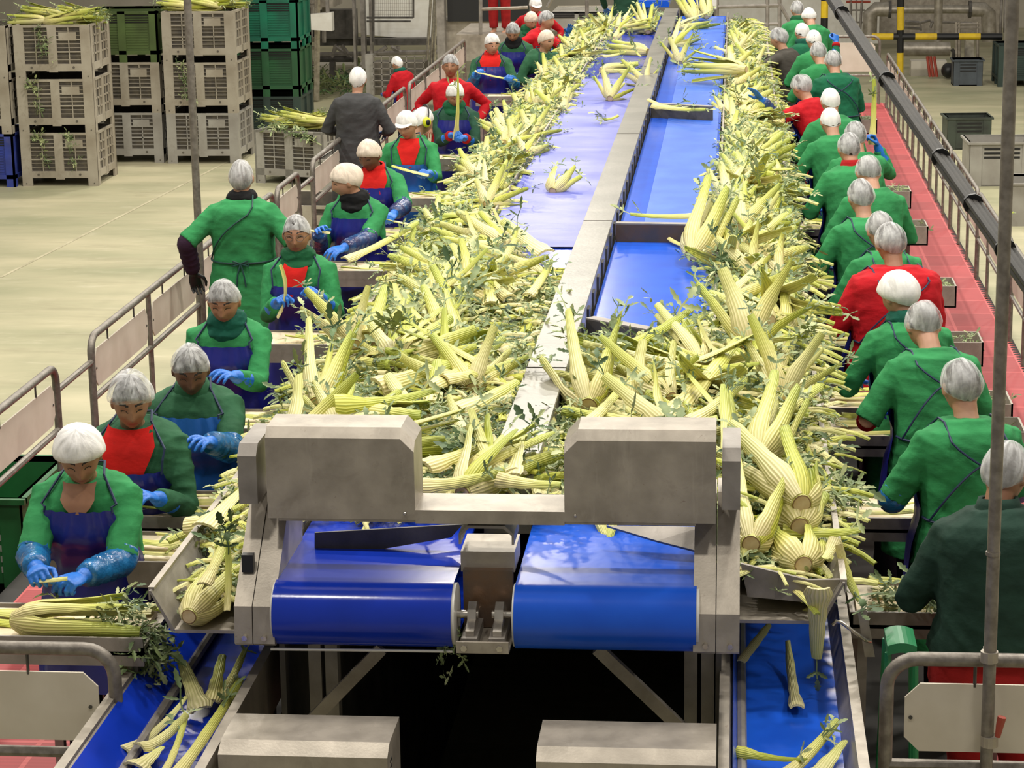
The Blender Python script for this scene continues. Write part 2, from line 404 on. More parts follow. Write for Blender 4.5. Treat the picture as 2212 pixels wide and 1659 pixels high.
def local_part(mb, name, parent, smooth=False):
    """vertices already in the parent's own axes"""
    me = mb.mesh(name)
    if smooth: me.polygons.foreach_set('use_smooth', [True] * len(me.polygons)); smooth_by_angle(me)
    o = bpy.data.objects.new(name, me); COL.objects.link(o); o.parent = parent
    return o
def dup(root, loc, rz, label=None, group=None):
    r = root.copy(); COL.objects.link(r); r.location = loc; r.rotation_euler = (0, 0, rz)
    if label: r['label'] = label
    if group: r['group'] = group
    for ch in list(root.children):
        c = ch.copy(); COL.objects.link(c); c.parent = r
        for g in list(ch.children):
            d = g.copy(); COL.objects.link(d); d.parent = c
    return r
def arc(c, r, a0, a1, n, ax=(1, 0, 0), ay=(0, 0, 1)):
    ax, ay, c = Vector(ax), Vector(ay), Vector(c)
    return [c + (ax * math.cos(a0 + (a1 - a0) * i / n) + ay * math.sin(a0 + (a1 - a0) * i / n)) * r for i in range(n + 1)]
# ================================================================== the hall
def slab(name, a, b, m):
    mb = MB(); mb.span(a, b, m)
    return struct(mb.build(name))
slab('floor', (-30, -2, -0.1), (30, 62, 0), 'floor_concrete')
wb = MB(); wb.span((-30, 58, 0), (30, 58.3, 9), 'wall_paint'); struct(wb.build('wall_back'))
wb = MB(); wb.span((-24.3, -2, 0), (-24, 58, 9), 'wall_paint'); struct(wb.build('wall_left'))
wb = MB(); wb.span((18, -2, 0), (18.3, 58, 9), 'wall_paint'); struct(wb.build('wall_right'))
fl = MB()
for p, q in (((0, 592), (465, 300)), ((0, 305), (160, 296))):      # saw cuts in the concrete
    pass
j0, j1 = atz(0, 600, 0), atz(520, 335, 0)
d = (j1 - j0).normalized(); w = Vector((-d.y, d.x, 0)) * 0.022
fl.add([j0 - w, j1 - w, j1 + w, j0 + w], [(0, 1, 2, 3)], 'floor_joint')
o = fl.build('trim_1', loc=(0, 0, 0.003)); o.location.z = 0.006; struct(o)

# ---- two raised working decks along the line
DZ = 1.2
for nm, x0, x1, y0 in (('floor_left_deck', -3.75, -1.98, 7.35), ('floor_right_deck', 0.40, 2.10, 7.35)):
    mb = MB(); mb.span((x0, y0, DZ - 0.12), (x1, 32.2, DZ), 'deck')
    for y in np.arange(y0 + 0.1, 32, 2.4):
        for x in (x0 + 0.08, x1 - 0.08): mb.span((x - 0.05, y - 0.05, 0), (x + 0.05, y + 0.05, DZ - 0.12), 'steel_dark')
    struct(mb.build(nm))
def red_mat_material():
    m = MATS['mat_red']; nt = m.node_tree; b = nt.nodes['Principled BSDF']
    tc = nt.nodes.new('ShaderNodeTexCoord')
    br = nt.nodes.new('ShaderNodeTexBrick'); br.offset = 0; br.squash = 1
    br.inputs['Scale'].default_value = 1; br.inputs['Brick Width'].default_value = 0.34; br.inputs['Row Height'].default_value = 0.5
    br.inputs['Mortar Size'].default_value = 0.012; br.inputs['Bias'].default_value = 0
    br.inputs['Color1'].default_value = (0.40, 0.045, 0.05, 1); br.inputs['Color2'].default_value = (0.31, 0.033, 0.037, 1); br.inputs['Mortar'].default_value = (0.50, 0.09, 0.09, 1)
    nt.links.new(tc.outputs['Object'], br.inputs['Vector'])
    w = nt.nodes.new('ShaderNodeTexWave'); w.bands_direction = 'Y'; w.inputs['Scale'].default_value = 9; nt.links.new(tc.outputs['Object'], w.inputs['Vector'])
    mx = nt.nodes.new('ShaderNodeMixRGB'); mx.blend_type = 'MULTIPLY'; mx.inputs[2].default_value = (0.72, 0.66, 0.66, 1)
    mr = nt.nodes.new('ShaderNodeMath'); mr.operation = 'MULTIPLY'; mr.inputs[1].default_value = 0.5
    nt.links.new(w.outputs['Fac'], mr.inputs[0]); nt.links.new(mr.outputs[0], mx.inputs[0]); nt.links.new(br.outputs[0], mx.inputs[1])
    nt.links.new(mx.outputs[0], b.inputs['Base Color'])
red_mat_material()
def red_mat(x0, x1, y0, y1, edge, label):
    mb = MB(); mb.span((x0, y0, DZ), (x1, y1, DZ + 0.022), 'mat_red')
    y = y0
    while y < y1 - 0.06:                                            # interlocking teeth along the free edge
        mb.add([(edge, y, DZ + 0.02), (edge, y + 0.05, DZ + 0.02), (edge + (0.045 if edge == x1 else -0.045), y + 0.025, DZ + 0.02)], [(0, 1, 2)], 'mat_red'); y += 0.075
    return tag(mb.build('anti_slip_mat', loc=(x0, y0, DZ)), label, 'floor mat')
red_mat(1.02, 2.04, 7.45, 32.1, 2.04, 'long red slotted anti-slip mat on the walkway behind the right row of workers')
red_mat(-3.62, -2.1, 7.45, 32.1, -2.1, 'red slotted anti-slip mat under the left row of workers')

# ================================================================== feed belts
CXM = -0.81
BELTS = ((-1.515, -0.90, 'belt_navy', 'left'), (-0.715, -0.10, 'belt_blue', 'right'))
RY, RZ, RR = 7.15, 2.47, 0.11
BZ = RZ + RR
for x0, x1, m, side in BELTS:
    lab = ('blue feed belt heaped with celery, ending in the darker of the two blue rollers' if side == 'left'
           else 'blue feed belt bare in its middle, ending in the brighter of the two blue rollers')
    t = thing('conveyor_belt', lab, 'conveyor belt', (x0, RY, BZ))
    prof = [(30.2, BZ), (RY, BZ)] + [(RY - RR * math.sin(a), RZ + RR * math.cos(a)) for a in np.linspace(0.12, math.pi, 22)] + [(30.2, RZ - RR), (30.2, RZ - RR + 0.01)]
    prof += [(RY, RZ - RR + 0.01)] + [(RY - (RR - 0.01) * math.sin(a), RZ + (RR - 0.01) * math.cos(a)) for a in np.linspace(math.pi, 0.12, 12)] + [(30.2, BZ - 0.01)]
    mb = MB(); 
    n = len(prof); vs = [(x0 + 0.01, *p) for p in prof] + [(x1 - 0.01, *p) for p in prof]
    fs = [(i, (i + 1) % n, n + (i + 1) % n, n + i) for i in range(n)]
    mb.add(vs, fs, m)
    mb.build('belt', t, smooth=True)
    if side == 'left':                                              # paler sheet further up, wet reflection put into its colour
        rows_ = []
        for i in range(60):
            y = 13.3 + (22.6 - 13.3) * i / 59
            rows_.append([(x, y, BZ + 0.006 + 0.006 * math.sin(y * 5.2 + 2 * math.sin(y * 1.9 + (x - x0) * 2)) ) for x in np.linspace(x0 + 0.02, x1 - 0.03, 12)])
        mb = MB(); mb.grid(rows_, 'belt_film_sheen'); mb.build('belt_pale_layer', t, smooth=True)
        t['label'] = lab
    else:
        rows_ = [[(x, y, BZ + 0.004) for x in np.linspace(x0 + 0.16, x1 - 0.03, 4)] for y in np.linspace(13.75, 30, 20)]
        mb = MB(); mb.grid(rows_, 'belt_far_sheen'); mb.build('belt_pale_layer', t)  # far reflection laid on as a paler strip
    for xa, xb in ((x0 + 0.004, x0 + 0.016), (x1 - 0.016, x1 - 0.001)):
        mb = MB(); mb.tube([(xa, RY, RZ), (xb, RY, RZ)], RR - 0.006, 'white_plastic', 28); mb.build('roller_end', t, smooth=True)
    mb = MB(); mb.tube([(x0 - 0.07, RY, RZ), (x1 + 0.07, RY, RZ)], 0.014, 'steel_bright', 12); mb.build('shaft', t, smooth=True)
    mb = MB()
    xo = x0 - 0.012 if side == 'left' else x1 + 0.012
    mb.span((xo - 0.006, 7.6, 2.36), (xo + 0.006, 30.3, BZ + 0.035), 'steel'); mb.build('side_wall', t)

# divider
t = thing('divider_rail', 'long raised steel divider running between the two blue belts', 'divider rail', (-0.81, 8.1, 2.5))
mb = MB(); mb.prism([(-0.897, 2.50), (-0.897, 2.683), (-0.893, 2.69), (-0.727, 2.69), (-0.723, 2.683), (-0.723, 2.50)], 1, 7.95, 30.0, 'divider_steel'); mb.build('rail_body', t)
ys = [8.05, 9.75, 13.6, 17.6, 22, 26, 30]
for i in range(len(ys) - 1):
    mb = MB(); mb.prism([(-0.899, 2.691), (-0.896, 2.697), (-0.724, 2.697), (-0.721, 2.691)], 1, ys[i] + 0.012, ys[i + 1] - 0.012, 'divider_steel'); mb.build('cover_plate', t)
mb = MB()
for y in np.arange(9.5, 30, 0.42): mb.span((-0.722, y, 2.585), (-0.712, y + 0.10, 2.66), 'steel_dark')
pieces(mb, 'side_slot', t)

# plough plates across the right belt
def plough(a, b, h, rust, label):
    a, b = Vector(a), Vector(b)
    t = thing('plough_plate', label, 'plough plate', a, 'plough plates across the right belt')
    u = (b - a).normalized(); n = Vector((-u.y, u.x, 0)) * 0.012; z = Vector((0, 0, h))
    mb = MB(); q = [a - n, b - n, b + n, a + n]
    mb.add(q + [p + z for p in q], [(0, 1, 5, 4), (1, 2, 6, 5), (2, 3, 7, 6), (3, 0, 4, 7), (4, 5, 6, 7), (3, 2, 1, 0)], rust); mb.build('plate', t)
    mb = MB(); n2 = Vector((-u.y, u.x, 0)) * 0.05
    q = [a + z - n, b + z - n, b + z + n2, a + z + n2]
    mb.add(q + [p + Vector((0, 0, 0.008)) for p in q], [(0, 1, 5, 4), (1, 2, 6, 5), (2, 3, 7, 6), (3, 0, 4, 7), (4, 5, 6, 7), (3, 2, 1, 0)], 'steel_dull'); mb.build('flange', t)
plough((-0.70, 13.55, BZ), (-0.17, 13.5, BZ), 0.105, 'steel_rusty', 'rusty plough plate across the right belt, in front of the big celery lying head down')
plough((-0.70, 19.55, BZ), (-0.18, 19.3, BZ), 0.115, 'steel_dark', 'dark plough plate across the right belt, farthest up the line of the three')
plough((-0.70, 10.85, BZ), (-0.22, 10.45, BZ), 0.10, 'steel_dark', 'slanted dark plough plate across the right belt, half buried in the near celery heap')

# ================================================================== troughs beside the belts
def trough(side):
    s = -1 if side == 'left' else 1
    X = lambda d: CXM + s * d
    lab = ('sloping steel trough between the left belt and the facing workers, filled with celery' if side == 'left'
           else 'sloping steel trough between the right belt and the workers seen from behind, filled with celery')
    t = thing('celery_trough', lab, 'trough', (X(0.95), 7.6, 2.2))
    mb = MB()
    y0 = 7.42 if side == 'left' else 7.62
    mb.prism([(X(0.72), 2.595), (X(0.83), 2.30), (X(0.83), 2.285), (X(0.71), 2.58)], 1, y0 + 0.25, 30.2, 'steel_dull'); mb.build('inner_wall', t)
    mb = MB(); mb.prism([(X(0.83), 2.30), (X(1.12), 2.30), (X(1.12), 2.288), (X(0.83), 2.288)], 1, y0, 30.2, 'steel'); mb.build('bottom', t)
    mb = MB(); mb.prism([(X(1.12), 2.30), (X(1.197), 2.44), (X(1.205), 2.44), (X(1.13), 2.29)], 1, y0, 30.2, 'steel_dull'); mb.build('outer_wall', t)
    mb = MB(); mb.prism([(X(1.19), 2.437), (X(1.19), 2.447), (X(1.212), 2.447), (X(1.212), 2.40), (X(1.205), 2.40), (X(1.205), 2.437)], 1, y0 + 0.02, 30.2, 'steel'); mb.build('rim', t)
    if side == 'right':
        mb = MB(); mb.plate([(0.035, 7.72, 2.475), (0.27, 7.70, 2.425), (0.385, 7.68, 2.435), (0.32, 7.68, 2.345), (0.06, 7.70, 2.36)], 0.008, 'steel_dull'); mb.build('front_plate', t)
    mb = MB()
    for y in np.arange(8.6, 30, 2.7): mb.span((X(0.80), y - 0.03, 0), (X(0.86), y + 0.03, 2.28), 'steel_dark'); mb.span((X(1.08), y - 0.03, 0), (X(1.14), y + 0.03, 2.28), 'steel_dark')
    mb.build('support_leg', t)
    return t
trough('left'); trough('right')

# unseen panels added to keep the gap under the line dark
t = thing('line_underframe', 'dark steel underframe with slanted braces in the black gap below the belts', 'machine frame', (CXM, 7.6, 0))
mb = MB(); mb.span((-1.60, 7.6, 0), (-1.58, 30, 2.30), 'steel_dark'); mb.build('gap_dark_panel', t)
mb = MB(); mb.span((-0.05, 7.6, 0), (-0.03, 30, 2.30), 'steel_dark'); mb.build('gap_dark_panel', t)
mb = MB(); mb.span((-1.58, 29.9, 0), (-0.05, 29.95, 2.30), 'steel_dark'); mb.build('gap_end_panel', t)
mb = MB(); mb.span((-1.58, 8.0, 2.25), (-0.05, 29.9, 2.27), 'black'); mb.build('gap_black_sheet', t)  # black sheet added with the panels, closes the gap from above
for x in (-1.50, -1.44): 
    mb = MB(); mb.span((x, 7.62, 0), (x + 0.045, 7.68, 2.30), 'steel_dull'); mb.build('upright', t)
for x in (-0.16, -0.10):
    mb = MB(); mb.span((x, 7.62, 0), (x + 0.045, 7.68, 2.30), 'steel_dull'); mb.build('upright', t)
def brace(p, q, y):
    a, b = aty(*p, y), aty(*q, y); mb = MB(); u = (b - a).normalized(); n = Vector((-u.z, 0, u.x)) * 0.022
    mb.plate([a - n, b - n, b + n, a + n], 0.03, 'steel'); mb.build('brace', t)
brace((825, 1400), (645, 1585), 7.5); brace((1290, 1400), (1490, 1590), 7.5)

# ================================================================== end frame with the two guard boxes
t = thing('belt_end_frame', 'grey steel end frame with two chamfered guard boxes over the front rollers', 'machine frame', (CXM, 7.2, 2.3))
def side_plate(x0, x1, zt, name='side_plate'):
    mb = MB(); k = (zt - 2.82)
    mb.prism([(7.43, 2.82 + k), (7.07, 2.512), (7.056, 2.387), (7.075, 2.375), (7.5, 2.375), (7.6, 2.5), (7.6, 2.82 + k)], 0, x0, x1, 'steel'); mb.build(name, t)
side_plate(-1.635, -1.575, 2.82); side_plate(-1.572, -1.50, 2.815)
side_plate(-0.12, -0.048, 2.815); side_plate(-0.045, 0.03, 2.82)
for x0, x1 in ((-1.635, -1.572), (-0.03, 0.03)):
    mb = MB(); mb.prism([(7.22, 2.82), (7.22, 2.985), (7.26, 3.02), (7.52, 3.02), (7.52, 2.82)], 0, x0, x1, 'steel_dull'); mb.build('end_block', t)
    mb = MB(); mb.span((x0 + 0.012, 7.16, 2.60), (x1 - 0.012, 7.19, 2.66), 'black'); 
    if x0 < -1: mb.build('slot_cover', t)
def guard_box(x0, x1, cut_left):
    c = 0.045
    f = [(x0, 2.778), (x1, 2.778), (x1, 3.055 - (0 if cut_left else c)), (x1 - (0 if cut_left else c), 3.055), (x0 + (c if cut_left else 0), 3.055), (x0, 3.055 - (c if cut_left else 0))]
    k = [(x0, 2.778), (x1, 2.778), (x1, 3.085 - (0 if cut_left else c)), (x1 - (0 if cut_left else c), 3.085), (x0 + (c if cut_left else 0), 3.085), (x0, 3.085 - (c if cut_left else 0))]
    mb = MB(); n = 6
    vs = [(p[0], 7.20, p[1]) for p in f] + [(p[0], 7.235, p[1]) for p in k] + [(p[0], 7.40, p[1]) for p in k]
    fs = [tuple(range(n)), tuple(2 * n + i for i in range(n))[::-1]]
    for o in (0, n): fs += [(o + i, o + n + i, o + n + (i + 1) % n, o + (i + 1) % n) for i in range(n)]
    mb.add(vs, fs, 'steel')
    for (px, pz) in ((x1 - 0.035 if not cut_left else x0 + 0.035, 2.80),): mb.ball((px, 7.199, pz), 0.006, 'steel_bright', 8, 6)
    mb.build('guard_box', t)
guard_box(-1.535, -1.04, False); guard_box(-0.545, -0.05, True)
mb = MB(); mb.span((-1.5, 7.205, 2.768), (-0.115, 7.40, 2.776), 'steel'); mb.span((-1.04, 7.2, 2.766), (-0.545, 7.40, 2.812), 'steel'); mb.build('cross_beam', t)
# hanging deflectors under the beam
mb = MB(); a = [aty(680, 1150, 7.5), aty(1000, 1132, 7.5), aty(975, 1160, 7.5), aty(680, 1210, 7.5)]; mb.plate(a, 0.01, 'steel_dark'); mb.build('deflector', t)
mb = MB(); a = [aty(1310, 1137, 7.55), aty(1518, 1140, 7.5), aty(1518, 1195, 7.4), aty(1420, 1170, 7.45)]; mb.plate(a, 0.01, 'steel_dull'); mb.build('deflector', t)
# centre housing and bearings
mb = MB(); mb.span((-0.898, 7.25, 2.585), (-0.717, 7.45, 2.655), 'steel'); mb.build('drive_housing', t)
mb = MB()
for y0, y1 in ((7.22, 7.40),):
    pr = [(-0.90, 2.69), (-0.90, 2.725), (-0.87, 2.755), (-0.745, 2.755), (-0.715, 2.725), (-0.715, 2.69), (-0.723, 2.69), (-0.723, 2.72), (-0.75, 2.745), (-0.865, 2.745), (-0.892, 2.72), (-0.892, 2.69)]
    mb.prism(pr, 1, y0, y1, 'steel_dull')
mb.build('cable_hood', t)
mb = MB(); mb.span((-0.888, 7.22, 2.40), (-0.722, 7.26, 2.60), 'steel_rusty'); mb.build('back_plate', t)
mb = MB(); mb.span((-0.888, 7.0, 2.388), (-0.716, 7.22, 2.398), 'steel'); mb.span((-0.888, 6.99, 2.392), (-0.716, 7.0, 2.43), 'steel'); mb.build('bearing_bracket', t)
for x in (-0.862, -0.745):
    mb = MB(); mb.tube([(x, 6.992, 2.410), (x, 6.982, 2.410)], 0.011, 'steel_bright', 6); mb.build('bolt', t)
for x in (-0.848, -0.758):
    mb = MB()
    mb.prism([(7.04, 2.43), (7.04, 2.45), (7.10, RZ), (7.11, RZ + 0.03), (7.15, RZ + 0.045), (7.19, RZ + 0.03), (7.2, RZ), (7.24, 2.45), (7.24, 2.43)], 0, x - 0.014, x + 0.014, 'steel_bright')
    mb.span((x - 0.026, 7.02, 2.398), (x + 0.026, 7.22, 2.432), 'steel_dull'); mb.build('pillow_block', t)
for x in (-1.60, -1.535, -0.08, 0.0):
    mb = MB(); mb.tube([(x, 7.062, 2.41), (x, 7.046, 2.408)], 0.010, 'steel_bright', 6); mb.build('bolt', t)
mb = MB(); mb.tube([aty(585, 1402, 7.1), aty(978, 1407, 7.1)], 0.005, 'foil_white', 8)
tag(mb.build('scraper_rod', loc=aty(780, 1404, 7.1)), 'thin white rod along the underside of the left roller', 'rod')

# lower chamfered drive covers in front
def low_cover(x0, x1, lab, holes):
    t = thing('drive_cover', lab, 'machine cover', ((x0 + x1) / 2, 6.7, 0))
    mb = MB()
    mb.prism([(6.60, 1.7), (6.60, 2.185), (6.655, 2.215), (6.87, 2.215), (6.87, 1.7)], 0, x0, x1, 'steel'); mb.build('cover', t)
    mb = MB(); mb.span((x0 + 0.1, 6.65, 0), (x0 + 0.16, 6.8, 1.7), 'steel_dull'); mb.build('leg', t)
    mb = MB(); mb.span((x1 - 0.16, 6.65, 0), (x1 - 0.1, 6.8, 1.7), 'steel_dull'); mb.build('leg', t)
    if holes:
        mb = MB()
        for i in range(4):
            for j in range(2): mb.ball((x1, 6.66 + 0.022 * j, 2.15 - 0.022 * i), (0.002, 0.007, 0.007), 'black', 8, 5)
        mb.build('vent_hole', t)
low_cover(-1.60, -1.062, 'beige chamfered steel drive cover at the bottom of the picture, left of the black gap', True)
low_cover(-0.597, -0.041, 'beige chamfered steel drive cover at the bottom of the picture, right of the black gap', False)

# ================================================================== the two low waste belts
def low_belt(x0, x1, z, y1, lab, m, wide):
    t = thing('waste_conveyor', lab, 'conveyor belt', ((x0 + x1) / 2, 6.2, 0))
    mb = MB(); mb.prism([(x0, z - 0.01), (x1, z - 0.01), (x1, z), (x0, z)], 1, 5.6, y1, m); mb.build('belt', t)
    for s, x in ((-1, x0), (1, x1)):
        mb = MB(); w = wide if s < 0 else 0.03
        mb.prism([(x, z - 0.12), (x, z + 0.004), (x + s * w, z + 0.10), (x + s * w, z + 0.115), (x + s * (w + 0.035), z + 0.115), (x + s * (w + 0.035), z - 0.12)], 1, 5.6, y1, 'steel'); mb.build('side_rail', t)
        if s < 0:
            mb = MB(); mb.prism([(x - 0.004, z + 0.01), (x - w + 0.01, z + 0.099), (x - w + 0.012, z + 0.104), (x - 0.002, z + 0.014)], 1, 5.6, y1, m); mb.build('side_liner', t)
            mb = MB(); mb.tube([(x + 0.01, 5.6, z + 0.02), (x + 0.01, y1 - 0.4, z + 0.02)], 0.018, 'steel_dull', 8); mb.build('guide_bar', t)
    for y in (6.1, 7.9):
        for x in (x0, x1):
            mb = MB(); mb.span((x - 0.03, y - 0.03, 0), (x + 0.03, y + 0.03, z - 0.12), 'steel_dark'); mb.build('leg', t)
    return t
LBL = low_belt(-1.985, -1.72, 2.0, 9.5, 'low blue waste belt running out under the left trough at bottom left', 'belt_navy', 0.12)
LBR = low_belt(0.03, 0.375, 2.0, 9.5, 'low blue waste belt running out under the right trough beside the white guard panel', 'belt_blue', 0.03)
# ================================================================== guard rails
def guard(name, a, b, zt, zm, zb, n, label, group=None, rt=0.022, board='board_white', ends=(True, True), loc=None, panel_gap=0.05):
    """tube frame from a to b (x, y), rounded at its ends, n panels hung between the posts"""
    a, b = Vector((*a, 0)), Vector((*b, 0)); L = (b - a).length; u = (b - a).normalized()
    t = thing(name, label, 'guard rail', (a.x, a.y, zb), group)
    P = lambda s, z: a + u * s + Vector((0, 0, z))
    r = 0.10; pts = []
    if ends[0]: pts += [P(0, zb)] + [P(r - r * math.cos(q), zt - r + r * math.sin(q)) for q in np.linspace(0, math.pi / 2, 7)]
    else: pts += [P(0, zt)]
    if ends[1]: pts += [P(L - r + r * math.sin(q), zt - r + r * math.cos(q)) for q in np.linspace(0, math.pi / 2, 7)] + [P(L, zb)]
    else: pts += [P(L, zt)]
    mb = MB(); mb.tube(pts, rt, 'galvanised', 10); mb.build('rail_frame', t, smooth=True)
    mb = MB(); mb.tube([P(0, zm), P(L, zm)], rt * 0.85, 'galvanised', 8); mb.build('mid_rail', t, smooth=True)
    for i in range(1, n):
        mb = MB(); s = L * i / n; mb.tube([P(s, zb), P(s, zt)], rt * 0.8, 'galvanised', 8); mb.build('post', t, smooth=True)
    nrm = Vector((-u.y, u.x, 0))
    for i in range(n):
        s0, s1 = L * i / n + 0.06, L * (i + 1) / n - 0.06; z0, z1 = zm + panel_gap, zt - 0.085; c = 0.05
        q = [(s0 + c, z0), (s1 - c, z0), (s1, z0 + c), (s1, z1 - c), (s1 - c, z1), (s0 + c, z1), (s0, z1 - c), (s0, z0 + c)]
        mb = MB(); mb.plate([P(s, z) for s, z in q], 0.008, board)
        for f in (0.25, 0.75):
            p = P(s0 + (s1 - s0) * f, z1 - 0.01); mb.tube([p, p + Vector((0, 0, 0.075))], 0.006, 'steel_dark', 6)
        for s, z in ((s0 + 0.02, (z0 + z1) / 2), (s1 - 0.03, (z0 + z1) / 2)):
            p = P(s, z); mb.tube([p - nrm * 0.008, p + nrm * 0.008], 0.007, 'steel_dark', 8)
        mb.build('board_panel', t)
    return t
FX = -3.66
zml = atx(124, 931, FX).z
for y0, y1, n, lab in ((7.75, 11.82, 3, 'guard rail with pale boards at far left, nearest, beside the green crates'),
                       (12.52, 17.85, 4, 'guard rail with pale boards running up to the person in green seen from behind'),
                       (18.02, 18.95, 1, 'short single-board guard rail in front of the grey bins, behind the person seen from behind'),
                       (19.62, 25.4, 4, 'guard rail with pale boards beside the person in the grey coat'),
                       (25.75, 31.2, 4, 'guard rail with pale boards farthest up the deck, beside the red sweater')):
    guard('guard_rail', (FX, y0), (FX, y1), 2.2, zml, DZ, n, lab)
for y0, y1 in ((11.82, 12.52), (18.95, 19.62)):
    mb = MB(); mb.tube([(FX, y0 + 0.01, 2.06), (FX, y1 - 0.01, 2.06)], 0.018, 'galvanised', 8)
    tag(mb.build('link_bar', loc=(FX, y0, 2.06), smooth=True), 'short bar closing the gap between two left guard rails' + (', near the green crates' if y0 < 15 else ', near the small grey bin'), 'bar')
RX = 2.06; zmr = 1.56
ysr = [7.75, 9.7, 12.1, 14.55, 17.0, 19.42, 21.9, 24.3, 26.7, 29.1, 31.5]
nm = ['nearest, cut off by the edge', 'second along from the front', 'third along from the front', 'just beyond where pole and hose cross', 'beside the open grey bins', 'in front of the dark crate', 'sixth along, where the hose crosses it', 'seventh along from the front', 'eighth along from the front', 'last one, beside the yellow and black posts']
for i in range(len(ysr) - 1):
    guard('guard_rail', (RX, ysr[i] + 0.03), (RX, ysr[i + 1] - 0.03), 1.96, zmr, DZ, 3, 'guard rail section along the red mat, ' + nm[i], rt=0.017)
guard('guard_rail', (0.60, 31.9), (1.98, 31.9), 2.15, 1.62, DZ, 1, 'guard rail with one pale board closing the far end of the right deck', rt=0.02)
# the two rails in front
FY = 7.25
tL = guard('guard_rail', (-3.2, FY), (-2.105, FY), 2.285, 1.905, 1.0, 1, 'front guard rail with a big white board below the nearest celery table', rt=0.024, ends=(False, True), panel_gap=0.045)
tR = guard('guard_rail', (0.52, FY), (1.55, FY), 2.305, 1.93, 1.0, 1, 'front guard rail with a big white board in front of the dark green sweater', rt=0.024, ends=(True, False), panel_gap=0.05)

# poles and hose
p0, p1 = aty(2189, -40, FY - 0.06), aty(2129, 1690, FY - 0.06)
t = thing('support_pole', 'thin galvanised pole with a red valve handle, clamped to the front guard rail', 'pole', (p1.x, p1.y, 0))
mb = MB(); mb.tube([(p1.x, p1.y, 0), p1, p0, p0 + (p0 - p1)], 0.021, 'galvanised', 12); mb.build('tube', t, smooth=True)
for py in (1418, 1600):
    c = aty(2137, py, FY - 0.06); mb = MB(); mb.tube([c - Vector((0, 0, 0.018)), c + Vector((0, 0, 0.018))], 0.029, 'steel', 12); mb.box(c + Vector((0.0, 0.03, 0)), (0.03, 0.05, 0.03), 'steel'); mb.build('clamp', t)
c = aty(2145, 1195, FY - 0.06); mb = MB(); mb.tube([c - Vector((0, 0, 0.006)), c + Vector((0, 0, 0.006))], 0.024, 'galvanised', 12); mb.build('joint_ring', t)
a, b = aty(2152, 1592, FY - 0.1), aty(2160, 1640, FY - 0.1)
mb = MB(); a = aty(2155, 1592, FY - 0.1); mb.tube([a, a + Vector((0.006, 0, 0.04)), a + Vector((0.012, 0, 0.07))], [0.009, 0.013, 0.015], 'red_paint', 8); mb.build('valve_handle', t, smooth=True)
a0, a1 = aty(403, -60, 15.2), aty(428, 482, 15.2)
mb = MB(); mb.tube([(a1.x, 15.2, 0), (a1.x, 15.2, 6.0)], 0.026, 'galvanised', 10)
tag(mb.build('support_pole', loc=(a1.x, 15.2, 0), smooth=True), 'tall galvanised pole standing in front of the grey bin stacks at left', 'pole')
h0, h1 = aty(1795, -20, 11.5), aty(2250, 650, 7.12)
t = thing('hose_bundle', 'bundle of black hoses and cables slanting across the right guard rails, crossing the thin pole', 'hose', h1)
u = (h1 - h0).normalized(); s = u.orthogonal().normalized(); w = u.cross(s)
h0 = h0 - u * 3
for k, (ds, dw, r) in enumerate(((0, 0, 0.019), (0.020, 0.012, 0.015), (-0.016, 0.018, 0.012), (0.004, -0.022, 0.012))):
    mb = MB(); pts = [h0.lerp(h1, q) + (s * ds + w * dw) + Vector((0, 0, -0.03 * math.sin(q * 3.14))) for q in np.linspace(0, 1, 14)]
    mb.tube(pts, r, 'black_hose', 8); mb.build('hose', t, smooth=True)
for q in (0.45, 0.62, 0.78, 0.93, 0.86):
    c = h0.lerp(h1, q) + Vector((0, 0, -0.03 * math.sin(q * 3.14))); mb = MB(); mb.tube([c - u * 0.006, c + u * 0.006], 0.037, 'black', 10); mb.build('cable_tie', t)

